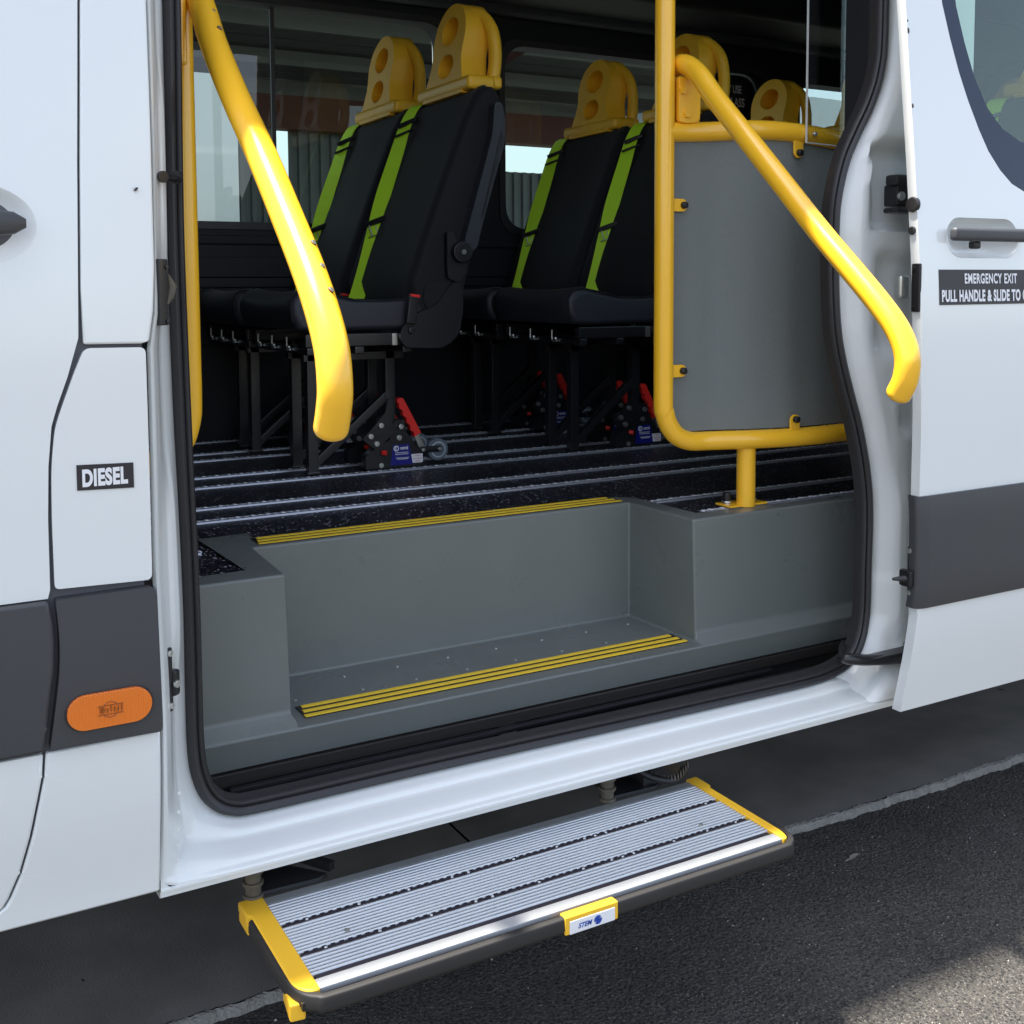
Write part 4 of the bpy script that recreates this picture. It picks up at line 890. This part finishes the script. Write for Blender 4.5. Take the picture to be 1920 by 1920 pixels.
        sp(cyl('round_rivet', (1.098, yy - .016, .778), (0, -1, 0), .0068, .003, ZINC, bev=.001), lk); sp(cyl('round_rivet', (1.050, yy - .016, .713), (0, -1, 0), .006, .003, ZINC, bev=.001), lk)
        st = sp(plate('maker_label', [(1.073, .711), (1.133, .711), (1.124, .761), (1.081, .761)], [], yy - .0172, .001, LBLU), lk)
        sp(text('label_lettering', 'nmi', 1.1000, .7485, .0085, LWHT, None, yy - .0186, wid=.020, bold=.03), lk)
        bb_ = bmesh.new()
        n2 = 20; o1 = [bb_.verts.new((1.089 + .0072 * math.cos(2 * math.pi * k / n2), yy - .0182, .7520 + .0072 * math.sin(2 * math.pi * k / n2))) for k in range(n2)]; i1 = [bb_.verts.new((1.089 + .0048 * math.cos(2 * math.pi * k / n2), yy - .0182, .7520 + .0048 * math.sin(2 * math.pi * k / n2))) for k in range(n2)]
        for k in range(n2): bb_.faces.new((o1[k], o1[(k + 1) % n2], i1[(k + 1) % n2], i1[k]))
        bm_box(bb_, 1.0865, 1.089, yy - .0186, yy - .0182, .748, .7565)
        for x0_, x1_, z0_ in ((1.086, 1.122, .7405), (1.086, 1.122, .7365), (1.088, 1.124, .7275), (1.092, 1.120, .7245)):
            x = x0_
            while x < x1_ - .001: bm_box(bb_, x, x + .0016, yy - .0184, yy - .0180, z0_, z0_ + .0018); x += .0022
        sp(from_bm('label_print', bb_, LWHT, smooth=False), lk)
        ws = sp(plate('warning_label', roundpoly([(1.133, .713), (1.160, .713), (1.160, .735), (1.129, .735)], .002, 3), [], yy - .0172, .001, LWHT), lk)
        bb_ = bmesh.new()
        for x0_, x1_, z0_ in ((1.139, 1.153, .7295), (1.135, 1.157, .7225), (1.140, 1.153, .7165)):
            x = x0_
            while x < x1_ - .001: bm_box(bb_, x, x + .0015, yy - .0186, yy - .0180, z0_, z0_ + .0020); x += .0021
        sp(from_bm('warning_print', bb_, LPNK, smooth=False), lk)
        # red lever with finger grips
        P0, P1 = Vector((1.162, 0, .762)), Vector((1.102, 0, .874)); d = (P1 - P0).normalized(); nn = Vector((-d.z, 0, d.x)); a = []; b2 = []
        N = 36; P0h = P0 + d * .022
        for i in range(N + 1):
            t = i / N; p = P0h + (P1 - P0h) * t; w = .0095 + (.0022 * math.cos(t * 5 * 2 * math.pi) if t < .92 else 0); 
            if t > .93: w *= math.sqrt(max(.05, 1 - ((t - .93) / .07) ** 2))
            a.append((p + nn * w)); b2.append((p - nn * (.0095 * (1 if t < .93 else math.sqrt(max(.05, 1 - ((t - .93) / .07) ** 2))))))
        sp(plate('lever_grip', [(q.x, q.z) for q in a] + [(q.x, q.z) for q in reversed(b2)], [], yy - .010, .018, RED, bev=.004, seg=3), lk)
        sp(box('lever_arm', 1.150, 1.166, yy - .004, yy + .004, .740, .790, ZINC, bev=.002, rot=Matrix.Rotation(math.radians(-24), 4, 'Y')), lk)
        sp(box('castor_arm', 1.155, 1.215, yy - .012, yy - .006, .735, .750, BLK, bev=.005), lk)
        for x in (1.163, 1.208): sp(cyl('hex_bolt', (x, yy - .012, .7425), (0, -1, 0), .005, .006, ZINC, segs=6, bev=.001), lk)
        sp(cyl('castor_tyre', (1.208, yy + .010, .7395), (0, -1, 0), .0285, .016, WHLG, segs=30, bev=.004), lk); sp(cyl('castor_hub', (1.208, yy - .0055, .7395), (0, -1, 0), .0205, .002, WHLL, segs=26, bev=.001), lk); sp(cyl('castor_core', (1.208, yy - .0072, .7395), (0, -1, 0), .0165, .001, WHLG, segs=24), lk)
        sp(cyl('tension_knob', (1.052, yy - .018, .745), (.6, -.6, -.1), .006, .012, RED, bev=.002), lk)
    return root
def armrest(root, y0=.99):
    def sp(o, par=None):
        if par: o.parent = par; return o
        o.parent = root; o.matrix_parent_inverse = Matrix.Translation(root.location).inverted(); return o
    pts = [(1.322, 1.585), (1.331, 1.54), (1.328, 1.49), (1.271, 1.31), (1.250, 1.235), (1.222, 1.225), (1.218, 1.255), (1.278, 1.45), (1.295, 1.51), (1.302, 1.585)]
    ar = sp(plate('armrest', roundpoly(pts, .012), [], y0 - .030, .032, VIN, bev=.006, seg=3))
    sp(plate('armrest_groove', [(1.3195, 1.52), (1.324, 1.50), (1.267, 1.31), (1.263, 1.312)], [], y0 - .0312, .002, BLK), ar)
    sp(cyl('armrest_pivot', (1.212, y0 + .0, 1.228), (0, -1, 0), .0255, .036, BLK, segs=30, bev=.004), ar); sp(cyl('pivot_ring', (1.212, y0 - .036, 1.228), (0, -1, 0), .0175, .002, BLKM, segs=26, bev=.001), ar); sp(cyl('pivot_screw', (1.212, y0 - .038, 1.228), (0, -1, 0), .006, .0015, ZINC, segs=14), ar)
    sp(plate('armrest_stop', roundpoly([(1.178, 1.275), (1.192, 1.278), (1.21, 1.24), (1.232, 1.19), (1.212, 1.155), (1.18, 1.165), (1.178, 1.19)], .010), [], y0 - .018, .018, BLK, bev=.004), ar)

def children(o): return [c for c in bpy.data.objects if c.parent == o]
def copy_tree(o, parent=None):
    c = o.copy(); COL.objects.link(c)
    if parent: c.parent = parent; c.matrix_parent_inverse = o.matrix_parent_inverse.copy()
    for ch in KIDS.get(o.name, []): copy_tree(ch, c)
    return c
seat_w = seat_proto()
tagd = []
KIDS = {}
for o in bpy.data.objects:
    if o.parent: KIDS.setdefault(o.parent.name, []).append(o)
seat_a = copy_tree(seat_w); armrest(seat_a)
seat_w.location.y += .425; seat_w.location.x -= .01
KIDS = {}
for o in bpy.data.objects:
    if o.parent: KIDS.setdefault(o.parent.name, []).append(o)
rows = {'front': 'in the front row', 'middle': 'in the middle row', 'rear': 'in the rear row behind the grey panel'}
tag(seat_a, 'black aisle seat of the front row, its folded armrest and red lever in full view', 'seat', SEAT_GROUP)
tag(seat_w, 'black window seat of the nearest row, behind the front grab rail', 'seat', SEAT_GROUP)
labs = [('black aisle seat of the second row, cut off by the yellow stanchion', 'black window seat of the second row, against the rounded side window'),
        ('black aisle seat of the third row, headrest behind the clear screen', 'black window seat of the third row, headrest top above the yellow cross bar'),
        ('black aisle seat of the rearmost row, seen through the sliding door window', 'black window seat of the rearmost row, seen through the sliding door window')]
for i, (la_, lw_) in enumerate(labs):
    a = copy_tree(seat_a); a.location.x += .73 * (i + 1); tag(a, la_); c = copy_tree(seat_w); c.location.x += .73 * (i + 1); tag(c, lw_)
# single seat on the near side at the back, seen through the door window
n = copy_tree(seat_w); n.location.y = .40; n.location.x = 2.30; tag(n, 'black seat with lime belt just inside the sliding door window')

# ============================================================ GROUND
def edge_y(x): return .283 + .004 * math.sin(x * 5.3) + .0015 * math.sin(x * 23 + 1) + .002 * math.sin(x * 61 + 2)
b = bmesh.new()
far = [b.verts.new(p) for p in ((-600, -600, -.014), (600, -600, -.014), (600, 600, -.014), (-600, 600, -.014))]; b.faces.new(far)
tag(from_bm('road', b, ASPH, smooth=False), kind='structure')
# concrete slab, two bays with a joint, worn front edge
rng = random.Random(3); xs = []; x = -3.0
while x < 8.0: xs.append(x); x += .007 if .0 < x < 3 else .08
def jag(x): return edge_y(x) + rng.uniform(-.0022, .0022)
pts = [(x, jag(x)) for x in xs]
def bay(xa, xb):
    vs = []; fs = []; P = [p for p in pts if xa <= p[0] <= xb]; P = [(xa, edge_y(xa))] + P + [(xb, edge_y(xb))]
    b = bmesh.new(); top = [b.verts.new((x, y + .012, 0)) for x, y in P]; e = [b.verts.new((x, y + .008, -.003)) for x, y in P]; low = [b.verts.new((x, y, -.016)) for x, y in P]
    bk_ = [b.verts.new((xb, 6.5, 0)), b.verts.new((xa, 6.5, 0))]; b.faces.new(top + bk_)
    b.verts.ensure_lookup_table(); o = from_bm('slab_bay', b, CONC, smooth=False); return o
pav = tag(empty('pavement', (0, 3, 0)), kind='structure')
def pv(o): o.parent = pav; o.matrix_parent_inverse = Matrix.Translation(pav.location).inverted(); return o
pv(bay(-3.0, 1.0185)); pv(bay(1.0245, 8.0))
b = bmesh.new(); v0 = []
for (x, y) in pts:
    w = .002 + .004 * (.5 + .5 * math.sin(x * 9)) + rng.uniform(-.0018, .0028)
    v0.append((b.verts.new((x, y + .005 + w, .0012)), b.verts.new((x, y + .003, -.001)), b.verts.new((x, y - .004, -.0145))))
for p, q in zip(v0, v0[1:]):
    for j in (0, 1): b.faces.new((p[j], p[j + 1], q[j + 1], q[j]))
pv(from_bm('slab_edge', b, CONE, smooth=False))
b = bmesh.new(); bm_box(b, 1.0185, 1.0245, .29, 6.5, -.012, -.006); pv(from_bm('slab_joint', b, DARK, smooth=False))
# pale dry leaf on the asphalt
def leafmesh(name, x, y, s_, a, lab):
    b = bmesh.new(); o = [(-1, 0, 0), (-.55, .10, .03), (-.3, .05, .02), (.05, .26, .06), (.5, .24, .07), (1, .02, .02), (.45, -.12, .05), (.1, -.16, .03), (-.3, -.14, .02), (-.6, -.03, 0)]
    c, sn = math.cos(a), math.sin(a); b.faces.new([b.verts.new((x + s_ * (p * c - q * sn), y + s_ * (p * sn + q * c), -.012 + s_ * h)) for p, q, h in o])
    o = from_bm(name, b, LEAF, smooth=False); md = o.modifiers.new('s', 'SOLIDIFY'); md.thickness = .0006; return tag(o, lab, 'leaf')
leafmesh('leaf', 1.675, .150, .026, .15, 'small pale dried leaf lying on the asphalt right of the side step')

# pale stone chips scattered on the asphalt
gb = bmesh.new(); gr = random.Random(11)
for i in range(420):
    x, y = gr.uniform(.2, 2.9), gr.uniform(-.75, .26); r_ = gr.choice((.0008, .0011, .0015, .0021)) * gr.uniform(.7, 1.3); a = gr.uniform(0, 3.1)
    p_ = [(math.cos(a + k * 1.57) * r_ * gr.uniform(.6, 1.5), math.sin(a + k * 1.57) * r_ * gr.uniform(.5, 1.0)) for k in range(4)]
    lo = [gb.verts.new((x + q[0], y + q[1], -.0145)) for q in p_]; top = gb.verts.new((x, y, -.0135 + r_ * .9))
    for k in range(4): gb.faces.new((lo[k], lo[(k + 1) % 4], top))
tag(from_bm('gravel', gb, mat('pale_stone', (.42, .40, .35), .8, noise=(300, .4)), smooth=False), kind='stuff')

# ============================================================ BEYOND THE FAR WINDOWS: steel shed and parked vans
SH = tag(empty('steel_shed', (6, 12, 0)), 'open steel shed with corrugated wall, seen dark through the far windows', 'shed')
def shp(o): o.parent = SH; o.matrix_parent_inverse = Matrix.Translation(SH.location).inverted(); return o
STEEL = mat('shed_steel', (.16, .17, .16), .5, metal=.2, noise=(2, .15)); OXI = mat('red_oxide', (.11, .030, .022), .6, noise=(3, .2)); ROOFM = mat('roof_sheet', (.12, .125, .12), .6)
def corr(name, x0, x1, y, z0, z1, m, pitch=.16, amp=.045):
    pr = []; x = x0
    while x < x1: pr += [(x, y), (x + pitch * .35, y), (x + pitch * .45, y + amp), (x + pitch * .9, y + amp)]; x += pitch
    pr.append((x1, y)); k = len(pr); vs = [(a, b_, z0) for a, b_ in pr] + [(a, b_, z1) for a, b_ in pr]
    return shp(mesh(name, vs, [(i, i + 1, k + i + 1, k + i) for i in range(k - 1)], m, smooth=False))
YW = 14.0
for x0, x1, z0, z1 in ((-2, 4.80, 0, 3.9), (5.08, 5.9, 0, 3.9), (4.8, 5.08, 0, 1.8), (6.28, 7.75, 0, 3.9), (5.9, 6.28, 0, 2.6), (7.75, 12.0, 0, 2.9)): corr('wall_sheet', x0, x1, YW, z0, z1, STEEL)
shp(box('eaves_beam', -2, 12.0, YW - .3, YW, 3.3, 3.75, OXI)); shp(box('girt', -2, 12.0, YW - .12, YW - .02, 1.5, 1.62, STEEL))
for ya_, yb_, xe_ in ((4.6, 9.0, 6.8), (9.0, 14.4, 12.0)):
    vs = []; yy = ya_; k = 0
    while yy < yb_: vs += [(-3, yy, 3.95 + (14 - yy) * .13 + (.04 if k % 2 else 0)), (xe_, yy, 3.95 + (14 - yy) * .13 + (.04 if k % 2 else 0))]; yy += .16; k += 1
    shp(mesh('roof_sheet', vs, [(2 * i, 2 * i + 1, 2 * i + 3, 2 * i + 2) for i in range(k - 1)], ROOFM, smooth=False))
for i in range(8): yy = 5 + i * 1.25; shp(box('purlin', -3, 6.8 if yy < 9 else 12.0, yy, yy + .08, 3.72 + (14 - yy) * .13, 3.90 + (14 - yy) * .13, STEEL))
for xx in (1.0, 7.0):
    shp(box('column', xx, xx + .22, YW - .5, YW - .28, 0, 3.8, OXI)); shp(box('column', xx, xx + .22, 5.2, 5.42, 0, 4.9, OXI))
    b = bmesh.new(); bm_box(b, xx, xx + .22, 5.2, YW, 4.25, 4.55, 0, 2, Matrix.Translation((0, 9.6, 4.4)) @ Matrix.Rotation(-.129, 4, 'X') @ Matrix.Translation((0, -9.6, -4.4))); shp(from_bm('rafter', b, OXI))
# parked vans beyond
def parked_van(name, x, y, L, H, rot, lab):
    r_ = tag(empty(name, (x, y, 0)), lab, 'van', 'white vans parked beyond the far windows')
    def q(o): o.parent = r_; return o
    pr = [(0, .35), (0, .95), (.25, 1.10), (.95, 1.28), (1.75, 2.25), (2.05, H), (L - .1, H), (L, H - .15), (L, .35)]
    pr = roundpoly(pr, [.08, .1, .15, .15, .25, .2, .12, .1, .05], 5)
    q(plate('body', pr, [], 0, 1.9, PAINT, bev=.06, seg=3))
    q(plate('side_window', roundpoly([(1.15, 1.38), (1.78, 2.12), (2.55, 2.12), (2.55, 1.38)], .06), [], -.008, .006, FRIT)); q(plate('side_window', roundpoly([(2.75, 1.38), (2.75, 2.12), (4.0, 2.12), (4.0, 1.38)], .08), [], -.008, .006, FRIT))
    ws_ = q(box('windscreen', .97, 1.75, .15, 1.75, 1.70, 1.72, FRIT, rot=Matrix.Rotation(-math.atan2(.97, .8), 4, 'Y')))
    q(box('rubbing_strip', .4, L - .1, -.02, .0, .60, .78, TRIM, bev=.01)); q(box('bumper', -.06, .2, .05, 1.85, .3, .62, TRIM, bev=.05))
    for wx in (.85, L - 1.1):
        for wy in (-.01, 1.68): q(cyl('wheel', (wx, wy + .22, .34), (0, -1, 0), .34, .23, RUB, segs=28, bev=.03))
    q(box('wing_mirror', 1.35, 1.45, -.25, -.02, 1.35, 1.75, BLK, bev=.04)); r_.rotation_euler.z = rot
    return r_
parked_van('parked_van', -3.35, 6.5, 5.6, 2.62, 0, 'white van parked under the shed, seen in the long far window')
parked_van('parked_van', 4.55, 6.2, 5.6, 2.85, .05, 'white van parked closer, seen past the middle row headrests')
